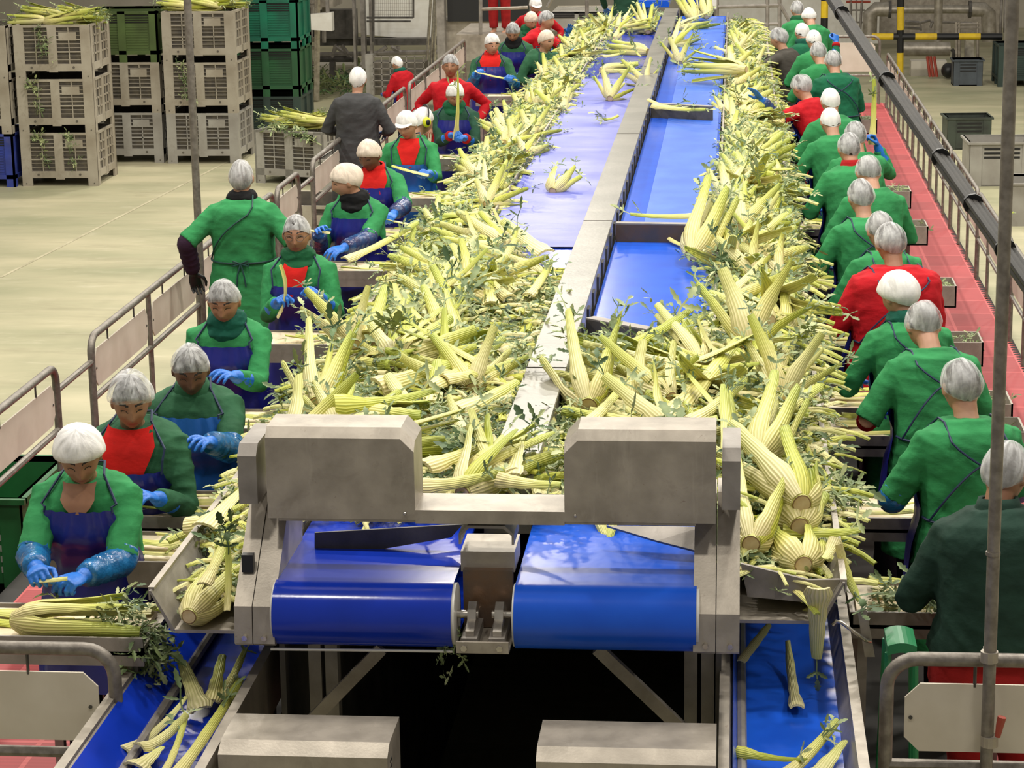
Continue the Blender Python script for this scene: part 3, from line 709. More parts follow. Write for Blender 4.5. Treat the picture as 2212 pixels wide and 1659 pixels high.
# ================================================================== pallet boxes
def box_lattice(body, inner, bw=1.13, bd=1.15, bh=0.78):
    """plastic pallet box with open grid panels; local axes, front is -y"""
    root = bpy.data.objects.new('pallet_box', None); COL.objects.link(root)
    x, y = bw / 2, bd / 2; z0 = 0.13
    mb = MB(); th = 0.025
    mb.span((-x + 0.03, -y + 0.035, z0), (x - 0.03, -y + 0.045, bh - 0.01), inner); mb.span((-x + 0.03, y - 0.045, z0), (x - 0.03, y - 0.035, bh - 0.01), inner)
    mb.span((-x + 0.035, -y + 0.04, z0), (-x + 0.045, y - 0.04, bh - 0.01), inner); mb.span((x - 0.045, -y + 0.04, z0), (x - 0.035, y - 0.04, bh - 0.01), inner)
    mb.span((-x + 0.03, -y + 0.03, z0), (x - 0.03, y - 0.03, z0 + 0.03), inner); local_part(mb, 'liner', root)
    mb = MB()
    for sx in (-1, 1):
        for sy in (-1, 1):
            mb.span((sx * x, sy * y, 0.0), (sx * (x - 0.15), sy * (y - 0.03), bh), body); mb.span((sx * x, sy * y, 0.0), (sx * (x - 0.03), sy * (y - 0.15), bh), body)
    for sy in (-1, 1):
        mb.span((-x, sy * y, bh - 0.035), (x, sy * (y - 0.04), bh), body); mb.span((-x, sy * y, z0 - 0.01), (x, sy * (y - 0.04), z0 + 0.09), body)
        mb.span((-0.065, sy * y, z0 - 0.03), (0.065, sy * (y - 0.035), bh), body)
    for sx in (-1, 1):
        mb.span((sx * x, -y, bh - 0.035), (sx * (x - 0.04), y, bh), body); mb.span((sx * x, -y, z0 - 0.01), (sx * (x - 0.04), y, z0 + 0.09), body)
        mb.span((sx * x, -0.065, z0 - 0.03), (sx * (x - 0.035), 0.065, bh), body)
    local_part(mb, 'frame', root)
    mb = MB()
    zz0, zz1 = z0 + 0.09, bh - 0.035
    for sy in (-1, 1):
        for k in (1, 2, 3, 4, 5, 6, 7, 8): mb.span((-x + 0.14, sy * (y - 0.004), zz0 + (zz1 - zz0) * k / 9 - (0.011 if k % 3 == 0 else 0.0025)), (x - 0.14, sy * (y - 0.02), zz0 + (zz1 - zz0) * k / 9 + (0.009 if k % 3 == 0 else 0.004)), body)
        for c in (-0.245, 0.245): mb.span((c - 0.007, sy * (y - 0.004), zz0), (c + 0.007, sy * (y - 0.02), zz1), body)
    for sx in (-1, 1):
        for k in (1, 2, 3): mb.span((sx * (x - 0.004), -y + 0.14, zz0 + (zz1 - zz0) * k / 4 - 0.012), (sx * (x - 0.02), y - 0.14, zz0 + (zz1 - zz0) * k / 4 + 0.012), body)
        for c in (-0.35, -0.2, 0.2, 0.35): mb.span((sx * (x - 0.004), c - 0.012, zz0), (sx * (x - 0.02), c + 0.012, zz1), body)
    mb.span((0.10, -y + 0.003, zz1 - 0.19), (0.36, -y + 0.02, zz1 - 0.07), body)
    local_part(mb, 'grid', root)
    for px, pz, pr_ in ((-0.32, z0 + 0.04, 0.018), (0.30, z0 + 0.04, 0.018), (-x + 0.06, 0.04, 0.011), (x - 0.06, 0.04, 0.011)):
        mb = MB(); mb.tube([(px, -y - 0.004, pz), (px, -y + 0.01, pz)], pr_, inner, 8); local_part(mb, 'plug', root)
    return root
def box_solid(body, bw=1.13, bd=1.15, bh=0.78):
    root = bpy.data.objects.new('pallet_box', None); COL.objects.link(root)
    x, y = bw / 2, bd / 2; z0 = 0.13
    mb = MB()
    for a, b in (((-x + .02, -y + .03, z0), (x - .02, -y + .05, bh)), ((-x + .02, y - .05, z0), (x - .02, y - .03, bh)), ((-x + .03, -y + .02, z0), (-x + .05, y - .02, bh)), ((x - .05, -y + .02, z0), (x - .03, y - .02, bh)), ((-x + .03, -y + .03, z0), (x - .03, y - .03, z0 + .03))):
        mb.span(a, b, body)
    local_part(mb, 'wall', root)
    mb = MB()
    for sx in (-1, 1):
        for sy in (-1, 1):
            mb.span((sx * x, sy * y, 0.0), (sx * (x - 0.13), sy * (y - 0.03), bh), body); mb.span((sx * x, sy * y, 0.0), (sx * (x - 0.03), sy * (y - 0.13), bh), body)
    for sy in (-1, 1):
        mb.span((-x, sy * y, bh - 0.04), (x, sy * (y - 0.05), bh), body); mb.span((-x, sy * y, z0 - 0.01), (x, sy * (y - 0.05), z0 + 0.05), body); mb.span((-0.06, sy * y, 0), (0.06, sy * (y - 0.04), bh), body)
    for sx in (-1, 1):
        mb.span((sx * x, -y, bh - 0.04), (sx * (x - 0.05), y, bh), body); mb.span((sx * x, -y, z0 - 0.01), (sx * (x - 0.05), y, z0 + 0.05), body); mb.span((sx * x, -0.06, 0), (sx * (x - 0.04), 0.06, bh), body)
    local_part(mb, 'frame', root)
    mb = MB()
    for k in range(4): mb.span((-x + 0.14, -y + 0.02, bh - 0.07 - 0.035 * k), (x - 0.14, -y + 0.028, bh - 0.055 - 0.035 * k), 'black')
    local_part(mb, 'vent_slot', root)
    mb = MB()
    for k in range(9): mb.span((-x + 0.16, -y + 0.022, z0 + 0.09 + 0.04 * k), (x - 0.16, -y + 0.036, z0 + 0.11 + 0.04 * k), body)
    local_part(mb, 'rib', root)
    return root
PROTO = {}
def pallet_box(kind, loc, rz, label, group=None):
    if kind not in PROTO:
        PROTO[kind] = o = box_lattice(*kind[1:]) if kind[0] == 'lat' else box_solid(kind[1])
        o.location = loc; o.rotation_euler = (0, 0, rz)
    else:
        o = dup(PROTO[kind], loc, rz)
    tag(o, label, 'bin')
    if group: o['group'] = group
    return o
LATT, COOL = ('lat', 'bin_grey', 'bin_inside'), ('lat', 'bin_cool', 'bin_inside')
BH = 0.78
lv = ['bottom', 'second from the floor', 'third from the floor']
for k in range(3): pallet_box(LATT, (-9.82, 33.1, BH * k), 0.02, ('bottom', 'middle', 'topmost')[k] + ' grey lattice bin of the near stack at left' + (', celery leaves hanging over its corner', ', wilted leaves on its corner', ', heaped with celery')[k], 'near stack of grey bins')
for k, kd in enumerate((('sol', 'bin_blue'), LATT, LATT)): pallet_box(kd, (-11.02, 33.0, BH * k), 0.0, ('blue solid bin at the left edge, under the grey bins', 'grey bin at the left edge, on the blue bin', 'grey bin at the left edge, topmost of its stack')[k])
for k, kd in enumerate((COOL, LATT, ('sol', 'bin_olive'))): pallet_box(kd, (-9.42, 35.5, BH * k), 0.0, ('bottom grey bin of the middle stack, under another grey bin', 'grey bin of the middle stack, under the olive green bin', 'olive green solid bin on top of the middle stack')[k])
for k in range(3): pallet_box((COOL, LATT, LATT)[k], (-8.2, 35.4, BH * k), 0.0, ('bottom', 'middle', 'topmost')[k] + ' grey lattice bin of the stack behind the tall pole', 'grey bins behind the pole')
for k, kd in enumerate((('sol', 'bin_darkgreen'), ('sol', 'bin_green'), ('sol', 'bin_teal'))): pallet_box(kd, (-7.62, 37.6, BH * k), 0.0, ('dark green bin at the bottom of the green stack', 'bright green bin in the middle of the green stack', 'teal bin on top of the green stack')[k])
pallet_box(COOL, (-6.25, 33.2, 0), -0.32, 'grey lattice bin standing alone with celery leaves over its rim')
pallet_box(LATT, (-4.85, 26.5, 0.0), -0.1, 'grey bin behind the left guard rail, below the grey coat')
# open box-like bins
def tub(name, c, size, m, rz, label, cat='bin', slots=3):
    t = thing(name, label, cat, c, None, rz); x, y, h = size[0] / 2, size[1] / 2, size[2]
    mb = MB()
    for a, b in (((-x, -y, 0), (x, -y + .02, h)), ((-x, y - .02, 0), (x, y, h)), ((-x, -y, 0), (-x + .02, y, h)), ((x - .02, -y, 0), (x, y, h)), ((-x, -y, 0), (x, y, .02))): mb.span(a, b, m)
    local_part(mb, 'shell', t)
    mb = MB(); r = 0.03
    for a, b in (((-x - r, -y - r, h - .03), (x + r, -y + .02, h)), ((-x - r, y - .02, h - .03), (x + r, y + r, h)), ((-x - r, -y, h - .03), (-x + .02, y, h)), ((x - .02, -y, h - .03), (x + r, y, h))): mb.span(a, b, m)
    local_part(mb, 'rim', t)
    mb = MB()
    for k in range(slots): mb.span((-x * 0.55, -y - 0.004, h - 0.11 - 0.06 * k), (x * 0.55, -y + 0.004, h - 0.08 - 0.06 * k), 'black')
    if slots: local_part(mb, 'front_grille', t)
    for sx in (-1, 1):
        mb = MB(); mb.span((sx * x * 0.98, -y - 0.012, 0), (sx * x * 0.62, -y, h - 0.03), m); local_part(mb, 'corner_panel', t)
    return t
def stand(px, py, z=0.0): return atz(px, py, z)
tub('open_bin', (-5.05, 30.6, 0), (0.95, 0.9, 0.72), 'bin_cool', -0.05, 'small open pale grey bin in front of the lattice bin with leaves')
tub('open_bin', stand(2112, 400) + Vector((0.3, 0.3, 0)), (0.9, 0.8, 0.62), 'bin_cool', 0.03, 'open grey bin on the floor beyond the guard rail, before the dark crate')
tub('field_crate', stand(2090, 322) + Vector((0.0, 0.25, 0)), (0.68, 0.6, 0.5), 'crate_dark', 0.05, 'dark green crate beyond the right guard rail with a celery on its rim', 'crate')
tub('field_crate', stand(2091, 186) + Vector((0, 0.3, 0)), (0.56, 0.5, 0.5), 'crate_slate', 0.0, 'slate blue crate at far right, under the wall pipes', 'crate')
tub('open_bin', stand(2185, 480) + Vector((0.45, 0.1, 0)), (1.0, 0.8, 0.55), 'bin_cool', 0.0, 'open grey bin at the right edge, behind the near guard rail')
tub('open_bin', (3.0, 17.5, 0), (0.9, 0.9, 0.75), 'bin_grey', 0.1, 'grey bin seen through the posts under the right guard rail')
tub('open_bin', (3.1, 14.0, 0), (0.9, 0.9, 0.95), 'bin_grey', 0.0, 'grey bin seen through the posts at the right edge, low down')
pallet_box(('sol', 'bin_darkgreen'), stand(2180, 188) + Vector((0.35, 0.6, 0)), 0.0, 'dark green pallet bin at far right, under the hazard posts')
pallet_box(('sol', 'bin_darkgreen'), stand(2180, 188) + Vector((1.6, 0.6, 0)), 0.0, 'dark green pallet bin at far right, cut by the edge of the picture')
# green slotted crates beside the left deck
for i, (x, y, z) in enumerate(((-4.25, 9.3, 1.02), (-4.2, 10.4, 1.10), (-4.1, 11.9, 1.05), (-4.25, 9.3, 0.52))):
    t = tub('field_crate', (x, y, z), (0.62, 0.85, 0.5), 'crate_green', 0.0, ('upper green slotted crate at left behind the nearest worker', 'green slotted crate behind the worker with a red shirt', 'green crate seen in the gap of the left guard rail', 'lower green slotted crate at far left')[i], 'crate', 0)
    mb = MB()
    for k in range(5):
        for j in range(9): mb.span((0.311, -0.36 + 0.08 * j, 0.08 + 0.06 * k), (0.3125, -0.34 + 0.08 * j, 0.12 + 0.06 * k), 'bin_cool')
    for j in range(9):
        for k in range(4): mb.span((-0.26 + 0.055 * j, -0.427, 0.08 + 0.06 * k), (-0.24 + 0.055 * j, -0.4255, 0.115 + 0.06 * k), 'bin_cool')
    local_part(mb, 'slots', t)
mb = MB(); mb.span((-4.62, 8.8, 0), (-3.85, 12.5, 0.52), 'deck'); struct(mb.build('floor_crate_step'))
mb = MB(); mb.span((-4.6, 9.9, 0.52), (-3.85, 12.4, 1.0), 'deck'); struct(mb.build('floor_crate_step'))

# ================================================================== work tables
def table(x0, x1, y0, y1, z, label, lip_y):
    t = thing('work_table', label, 'table', ((x0 + x1) / 2, (y0 + y1) / 2, DZ))
    mb = MB(); mb.span((x0, y0, z - 0.06), (x1, y1, z - 0.045), 'steel'); mb.span((x0, y0, z - 0.075), (x0 + 0.012, y1, z), 'steel'); mb.span((x1 - 0.012, y0, z - 0.075), (x1, y1, z - 0.03), 'steel')
    mb.span((x0, y0, z - 0.10), (x1, y0 + 0.012, z + 0.005), 'steel_dull'); mb.span((x0, y1 - 0.012, z - 0.075), (x1, y1, z - (0.02 if lip_y < 0 else -0.05)), 'steel'); mb.build('tray_top', t)
    for sx in (x0 + 0.05, x1 - 0.05):
        for sy in (y0 + 0.05, y1 - 0.05):
            mb = MB(); mb.span((sx - 0.018, sy - 0.018, DZ + 0.02), (sx + 0.018, sy + 0.018, z - 0.06), 'steel_dull'); mb.build('leg', t)
    return t
def board(x0, x1, y0, y1, z, label):
    mb = MB(); mb.span((x0, y0, z), (x1, y1, z + 0.02), 'chopping_board')
    return tag(mb.build('chopping_board', loc=((x0 + x1) / 2, (y0 + y1) / 2, z)), label, 'chopping board')

# ================================================================== far end of the hall
def pbox(mb, x0, y0, x1, y1, yy, dep, m):
    """box whose front face lies at distance yy and covers the given patch of the photo"""
    a, b = aty(x0, (y0 + y1) / 2, yy), aty(x1, (y0 + y1) / 2, yy); z1, z0 = aty((x0 + x1) / 2, y0, yy).z, aty((x0 + x1) / 2, y1, yy).z
    return mb.span((a.x, yy, z0), (b.x, yy + dep, z1), m)
def pbar(mb, x0, y0, x1, y1, yy, r, m, seg=6): return mb.tube([aty(x0, y0, yy), aty(x1, y1, yy)], r, m, seg)
def far(name, label, cat, px, py, yy):
    p = aty(px, py, yy); return thing(name, label, cat, (p.x, yy, 0))
# steel staging at far left
t = far('steel_staging', 'grey steel staging at far left behind the green bins', 'platform', 645, 100, 43)
mb = MB(); pbar(mb, 686, -60, 684, 215, 43, 0.06, 'steel_bright'); pbar(mb, 604, -60, 604, 215, 43, 0.05, 'steel_dull'); pbar(mb, 672, -60, 671, 90, 43.5, 0.045, 'steel_dull'); pbar(mb, 700, -60, 700, 92, 44, 0.045, 'steel_dull'); pieces(mb, 'post', t)
mb = MB()
for y, h in ((0, 7), (10, 6), (82, 9), (101, 6), (134, 5), (167, 4), (202, 7)): pbox(mb, 602, y, 684, y + h, 43.1, 0.1, 'steel')
pbox(mb, 602, -20, 720, 16, 43.6, 1.0, 'steel'); pieces(mb, 'beam', t)
mb = MB(); pbox(mb, 602, 33, 684, 80, 45, 0.4, 'black'); pbox(mb, 690, 22, 766, 84, 45, 0.4, 'steel_dark'); pieces(mb, 'dark_panel', t)
mb = MB()
for x in (652, 668): pbox(mb, x, 100, x + 5, 165, 43.4, 0.1, 'steel_dark'); pbox(mb, x, 172, x + 5, 192, 43.4, 0.1, 'steel_dark')
pieces(mb, 'bracket', t)
t = far('hopper', 'pale tapered hopper hanging in the far steel staging', 'hopper', 685, 45, 42.7)
q = [aty(x, y, 42.7) for x, y in ((646, 33), (719, 26), (720, 66), (655, 62))]; mb = MB(); mb.plate(q, 0.25, 'white_plastic'); mb.build('side', t)
for x in (665, 708):
    mb = MB(); a = aty(x, 30, 42.7); mb.span((a.x - 0.03, 42.66, 0 if x == 665 else a.z), (a.x + 0.03, 42.74, a.z + 1.2), 'steel_dull'); mb.build('hanger', t)
t = far('truss_conveyor', 'dark truss conveyor running along the far wall behind the grey coat', 'conveyor', 820, 100, 45)
mb = MB(); pbox(mb, 690, 84, 950, 98, 45.2, 0.5, 'steel_dark'); pbar(mb, 690, 118, 950, 112, 45.2, 0.05, 'steel_dull'); pbar(mb, 690, 128, 770, 128, 45.2, 0.06, 'steel_dark'); pieces(mb, 'chord', t)
for x0, y0, x1, y1 in ((738, 98, 765, 133), (722, 98, 760, 125), (805, 122, 835, 101), (845, 101, 870, 115), (725, 98, 715, 140), (860, 100, 862, 118)):
    mb = MB(); pbar(mb, x0, y0, x1, y1, 45.2, 0.045, 'steel_dull'); mb.build('diagonal', t)
for x in (766, 783, 802):
    mb = MB(); pbox(mb, x - 4, -30, x + (5 if x == 783 else 1), 148, 44.6, 0.2, 'steel_dull'); pieces(mb, 'post', t)
mb = MB(); pbox(mb, 712, 135, 722, 175, 44.8, 0.2, 'steel_dark'); pieces(mb, 'post', t)
t = far('mesh_guard', 'wire mesh guard hanging in front of the pale tank at the far left wall', 'mesh guard', 850, 20, 44)
mb = MB(); pbar(mb, 792, 38, 893, 38, 44, 0.02, 'steel_dark'); pbar(mb, 792, 46, 887, 46, 44, 0.02, 'steel_dark'); pbar(mb, 893, -30, 893, 38, 44, 0.02, 'steel_dark'); pbar(mb, 806, -30, 806, 90, 44, 0.03, 'steel_dark'); pieces(mb, 'guard_frame', t)
mb = MB()
for k in range(20): pbar(mb, 810 + k * 4.2, -30, 810 + k * 4.2, 37, 44.02, 0.005, 'steel_dull', 4)
for k in range(8): pbar(mb, 808, -25 + k * 8, 892, -25 + k * 8, 44.02, 0.005, 'steel_dull', 4)
mb.build('wire', t)
t = far('pale_tank', 'big pale machine housing at the far wall behind the grey coat', 'machine', 870, 40, 46)
mb = MB(); q = [aty(x, y, 46) for x, y in ((788, -40), (948, -40), (946, 82), (790, 70))]; mb.plate(q, 1.0, 'white_plastic'); mb.build('housing', t)
t = far('far_ladder', 'pale steel ladder at the far wall between the tank and the grey cabinet', 'ladder', 930, 80, 42)
for x0, x1 in ((933, 921), (941, 930), (944, 937)):
    mb = MB(); pbar(mb, x0, -40, x1, 148, 42, 0.03, 'steel_bright'); mb.build('stile', t)
t = far('grey_cabinet', 'grey machine cabinet with a dark window at the far end', 'machine', 990, 60, 40)
mb = MB(); pbox(mb, 946, 44, 1095, 132, 40.2, 1.0, 'steel'); mb.build('housing', t)
mb = MB(); pbox(mb, 943, -40, 960, 132, 39.9, 0.25, 'steel_dull'); mb.build('corner_post', t)
mb = MB(); pbox(mb, 966, -40, 1140, 46, 40.1, 0.3, 'black'); mb.build('window', t)
t = far('low_wall', 'low cream kerb wall at far left behind the bins', 'wall', 740, 155, 47)
mb = MB(); pbox(mb, 600, 140, 935, 178, 47, 0.6, 'wall_paint'); mb.build('kerb', t)
# wire cages on the floor
t = far('wire_cage', 'grey wire cage on the floor behind the small figure in red', 'cage', 860, 150, 41)
mb = MB()
for k in range(7):
    a = aty(806 + 18 * k, 122, 41); mb.tube([(a.x, 41, 0), a], 0.012, 'steel_dull', 4)
for k in range(6): pbar(mb, 806, 122 + 13 * k, 918, 122 + 13 * k, 41, 0.012, 'steel_dull', 4)
mb.build('wire', t)
mb = MB(); pbox(mb, 790, 118, 806, 205, 41.1, 0.2, 'bin_cool'); pbox(mb, 806, 135, 918, 205, 41.5, 0.5, 'bin_inside'); pieces(mb, 'panel', t)
# upper end platform with railing
t = far('end_platform', 'railing and grey slatted bins on the platform at the head of the line', 'platform', 1240, 30, 34)
mb = MB()
for x in (1038, 1268, 1378): pbar(mb, x, -40, x, 75, 34, 0.03, 'steel_dull')
pbar(mb, 1040, 20, 1140, 16, 34, 0.025, 'steel'); pieces(mb, 'railing', t)
mb = MB(); pbar(mb, 1317, 48, 1333, 0, 33.8, 0.03, 'steel_bright'); pbar(mb, 1182, 15, 1196, -10, 33.8, 0.03, 'steel_bright'); pieces(mb, 'handrail', t)
mb = MB(); pbox(mb, 985, 74, 1110, 120, 34.2, 2.0, 'steel'); mb.build('deck_edge', t)
pallet = far('slatted_bin', 'pale grey slatted bin on the end platform above the red and green workers', 'bin', 1255, 35, 35)
mb = MB(); pbox(mb, 1190, 26, 1320, 66, 35, 0.06, 'bin_cool'); a, b = aty(1192, 26, 35), aty(1318, 26, 35)
for k in range(7): mb.span((a.x, 35 + 0.17 * k, a.z - 0.03), (b.x + 0.3, 35.06 + 0.17 * k, a.z), 'bin_cool')
mb.span((a.x, 36.15, a.z - 0.4), (b.x + 0.3, 36.2, a.z), 'bin_grey'); mb.build('shell', pallet)
mb = MB()
for x in (1196, 1250):
    for k in range(3): pbox(mb, x, 28 + 4 * k, x + 45, 30 + 4 * k, 34.98, 0.03, 'black')
mb.build('vent_slot', pallet)
# feeder at the head of the line
t = far('feed_conveyor', 'short feed conveyor dropping celery onto the head of the right belt', 'conveyor', 1500, 15, 30.6)
mb = MB(); pbox(mb, 1470, 14, 1532, 40, 30.6, 0.5, 'black'); pbox(mb, 1470, -30, 1532, 16, 30.8, 2.5, 'belt_navy'); pieces(mb, 'bed', t)
mb = MB(); a = aty(1540, 30, 30.6); mb.tube([a - Vector((0.09, 0, 0)), a + Vector((0.02, 0, 0))], 0.1, 'black', 16); pbox(mb, 1533, -40, 1548, 20, 30.7, 0.1, 'white_plastic'); mb.build('head_roller', t)
t = far('feed_conveyor', 'short blue feed conveyor at the head of the left belt', 'conveyor', 1380, 10, 31.2)
mb = MB(); pbox(mb, 1375, 2, 1445, 16, 31.2, 2.0, 'belt_blue'); pieces(mb, 'bed', t)
mb = MB(); pbox(mb, 1326, 45, 1372, 74, 30.3, 0.03, 'belt_navy'); mb.build('apron_plate', t)
# right side of the far wall: hazard posts, pipes, pump
t = far('hazard_post', 'yellow and black striped crash barrier at far right', 'barrier', 1945, 60, 46)
def striped(a, b, n, r, first, nm):
    for k in range(n):
        p, q = a.lerp(b, k / n), a.lerp(b, (k + 1) / n); mb = MB(); mb.tube([p, q], r, 'hazard_yellow' if (k + first) % 2 == 0 else 'black', 10); mb.build(nm, t)
striped(aty(1946, -35, 46), aty(1944, 163, 46), 4, 0.07, 1, 'post_band')
striped(aty(1883, 79, 46), aty(2165, 79, 46), 6, 0.065, 0, 'rail_band')
striped(aty(2183, -35, 46), aty(2181, 85, 46), 3, 0.07, 1, 'post_band')
striped(aty(1782, -35, 44), aty(1780, 75, 44), 3, 0.07, 1, 'post_band')
t = far('wall_pipework', 'grey insulated pipes running along the far right wall', 'pipes', 2000, 60, 50)
mb = MB(); mb.tube([aty(1878, 75, 50), aty(1880, 30, 50), aty(1892, 20, 50), aty(1925, 20, 50)], 0.16, 'pipe_grey', 12); mb.build('bend', t, smooth=True)
mb = MB(); mb.tube([aty(1925, 20, 50), aty(2095, 20, 50)], 0.09, 'pipe_grey', 12); mb.build('straight_pipe', t, smooth=True)
mb = MB(); mb.tube([aty(2095, 20, 50), aty(2125, 20, 50), aty(2135, 28, 50), aty(2137, 90, 50)], 0.16, 'pipe_grey', 12); mb.build('bend', t, smooth=True)
for x in (1922, 2095):
    mb = MB(); mb.tube([aty(x - 3, 20, 50), aty(x + 3, 20, 50)], 0.19, 'steel_dark', 12); mb.build('flange', t)
mb = MB(); mb.tube([aty(1950, 106, 48), aty(2052, 106, 48)], 0.15, 'pipe_grey', 12); mb.build('straight_pipe', t, smooth=True)
mb = MB(); mb.tube([aty(2028, -40, 48.5), aty(2026, 100, 48.5)], 0.09, 'pipe_grey', 10); mb.build('riser', t, smooth=True)
for x0, y0, x1, y1, r in ((1838, -30, 1838, 60, .03), (1850, -30, 1850, 50, .02), (1862, 0, 1858, 66, .03), (1828, 4, 1880, 4, .03), (1835, 22, 1868, 22, .02), (1850, 48, 1876, 48, .02), (1955, 48, 1985, 50, .05), (1985, 50, 2010, 44, .03), (2010, 48, 2100, 50, .03), (1950, 60, 1990, 62, .03), (2165, -30, 2160, 90, .03), (2172, -30, 2170, 70, .03), (2010, 60, 2014, 48, .03), (1988, 52, 1990, 66, .02)):
    mb = MB(); pbar(mb, x0, y0, x1, y1, 51, r, 'red_paint' if (x0, y0) == (1828, 4) else 'steel_dull'); mb.build('small_pipe', t)
t = far('pump_set', 'pump with red handles and a dark motor on the floor at far right', 'pump', 2030, 150, 46.4)
mb = MB(); pbox(mb, 1968, 132, 2045, 165, 47, 0.4, 'wall_paint'); mb.build('plinth', t)
for x in (2003, 2010, 2018):
    mb = MB(); pbar(mb, x, 122, x + 6, 166, 46.4, 0.03, 'red_paint'); mb.build('handle', t)
mb = MB(); c = aty(2048, 152, 46.4); mb.ball(c, (0.14, 0.2, 0.15), 'black', 12, 8); mb.build('motor', t, smooth=True)
mb = MB(); mb.tube([aty(2056, 106, 46.6), aty(2060, 112, 46.6), aty(2060, 165, 46.6)], 0.04, 'steel_dark', 8); mb.build('pipe', t)
t = far('tank_frame', 'steel frame with a clear tank standing on the slate crate', 'frame', 2090, 90, 46.6)
mb = MB()
for x in (2066, 2072, 2112): pbar(mb, x, 48, x, 160, 46.6, 0.03, 'steel')
for y in (52, 60): pbar(mb, 2066, y, 2115, y, 46.6, 0.03, 'steel')
pieces(mb, 'frame_bar', t)
mb = MB(); pbox(mb, 2085, 70, 2104, 128, 46.8, 0.2, 'steel_bright'); mb.build('tank', t)
t = far('wall_railing', 'thin grey railing in front of the pale far wall', 'railing', 1620, 40, 40)
mb = MB(); pbar(mb, 1550, 15, 1683, 12, 40, 0.035, 'steel_dull'); pbar(mb, 1550, 52, 1683, 52, 40, 0.03, 'steel_dull'); pieces(mb, 'rail', t)
mb = MB()
for x in (1549, 1658, 1684): pbar(mb, x, -20, x, 75, 40, 0.035, 'steel_dull')
pbar(mb, 1684, 8, 1705, 45, 40, 0.035, 'steel_dull'); pieces(mb, 'post', t)
mb = MB(); pbox(mb, 1548, -40, 1900, 95, 52, 0.3, 'white_plastic'); tag(mb.build('wall_panel', loc=(2, 52, 1)), 'pale wall panel at the far end behind the right row', 'panel')
mb = MB(); pbox(mb, 1835, -40, 2160, 80, 53, 0.3, 'steel'); tag(mb.build('rear_machine', loc=(4, 53, 1)), 'grey machine back behind the far pipes', 'machine')
# ================================================================== people
PI = math.pi
def remesh(mb, voxel, iters, name):
    me = mb.mesh('tmp_mesh'); ob = bpy.data.objects.new('tmp_mesh', me); COL.objects.link(ob)
    md = ob.modifiers.new('r', 'REMESH'); md.mode = 'VOXEL'; md.voxel_size = voxel
    if iters:
        sm = ob.modifiers.new('s', 'SMOOTH'); sm.factor = 0.5; sm.iterations = iters
    ev = ob.evaluated_get(bpy.context.evaluated_depsgraph_get())
    out = bpy.data.meshes.new_from_object(ev); out.name = name
    bpy.data.objects.remove(ob); bpy.data.meshes.remove(me)
    out.materials.clear()
    out.polygons.foreach_set('use_smooth', [True] * len(out.polygons))
    return out
def fold(me, amp, seed, k=(16, 46)):
    """creases: move the surface along its normals"""
    n = len(me.vertices); co = np.empty(n * 3, np.float32); no = np.empty(n * 3, np.float32)
    me.vertices.foreach_get('co', co); me.vertices.foreach_get('normal', no); co = co.reshape(-1, 3); no = no.reshape(-1, 3)
    r = np.random.RandomState(seed); h = np.zeros(n, np.float32)
    wx = co + 0.03 * np.sin(co[:, [2, 0, 1]] * 13 + r.rand(3) * 6)
    for i in range(7):
        f = k[0] + (k[1] - k[0]) * i / 6; d = r.randn(3) * (0.7, 0.7, 1.1); d /= np.linalg.norm(d)
        s = np.sin(wx @ (d * f) + r.rand() * 6.28); h += (1 - 1.6 * np.abs(s) ** 0.7) / (1 + 0.35 * i)
    h = h / 3.0
    co += no * (amp * np.clip(h, -1.2, 1.2))[:, None]
    me.vertices.foreach_set('co', co.ravel()); me.update()

TORSO = [(0.40, .205, .150), (0.62, .200, .148), (0.78, .185, .138), (0.90, .178, .130), (1.03, .150, .112), (1.15, .156, .118), (1.25, .166, .124), (1.32, .170, .116), (1.365, .150, .100), (1.40, .108, .080), (1.43, .070, .064)]
TZ = [t[0] for t in TORSO]
def RX(a):
    c, s = math.cos(a), math.sin(a); return Matrix(((1, 0, 0), (0, c, -s), (0, s, c)))
def RZ_(a):
    c, s = math.cos(a), math.sin(a); return Matrix(((c, -s, 0), (s, c, 0), (0, 0, 1)))
def RY_(a):
    c, s = math.cos(a), math.sin(a); return Matrix(((c, 0, s), (0, 1, 0), (-s, 0, c)))
class Pose:
    def __init__(s, lean=0.15, twist=0.0, side=0.0, wide=1.0, nod=0.3, turn=0.0, tilt=0.0, fem=1.0):
        s.lean, s.twist, s.side, s.wide, s.fem = lean, twist, side, wide, fem
        N = s.S((0, 0.012, 1.425))
        s.H = RZ_(twist + turn) @ RX(-(lean * 0.75 + nod)) @ RY_(tilt)
        s.hc = N + s.H @ Vector((0, 0.022, 0.115)); s.N = N
    def S(s, p):
        p = Vector(p); t = min(max((p.z - 0.93) / 0.32, 0), 1); t = t * t * (3 - 2 * t)
        q = p - Vector((0, 0, 0.93))
        return RZ_(s.twist * t) @ (RY_(s.side * t) @ (RX(-s.lean * t) @ q)) + Vector((0, 0, 0.93))
    def T(s, th, z, off=0.0):
        rx = np.interp(z, TZ, [t[1] for t in TORSO]) * s.wide + off; ry = np.interp(z, TZ, [t[2] for t in TORSO]) * s.wide + off
        c, n = math.cos(th), math.sin(th); e = 0.82
        x = rx * math.copysign(abs(c) ** e, c); y = ry * math.copysign(abs(n) ** e, n)
        if n > 0: y += s.fem * 0.030 * math.exp(-((z - 1.21) / 0.07) ** 2) * n ** 2
        return s.S((x, y, z))
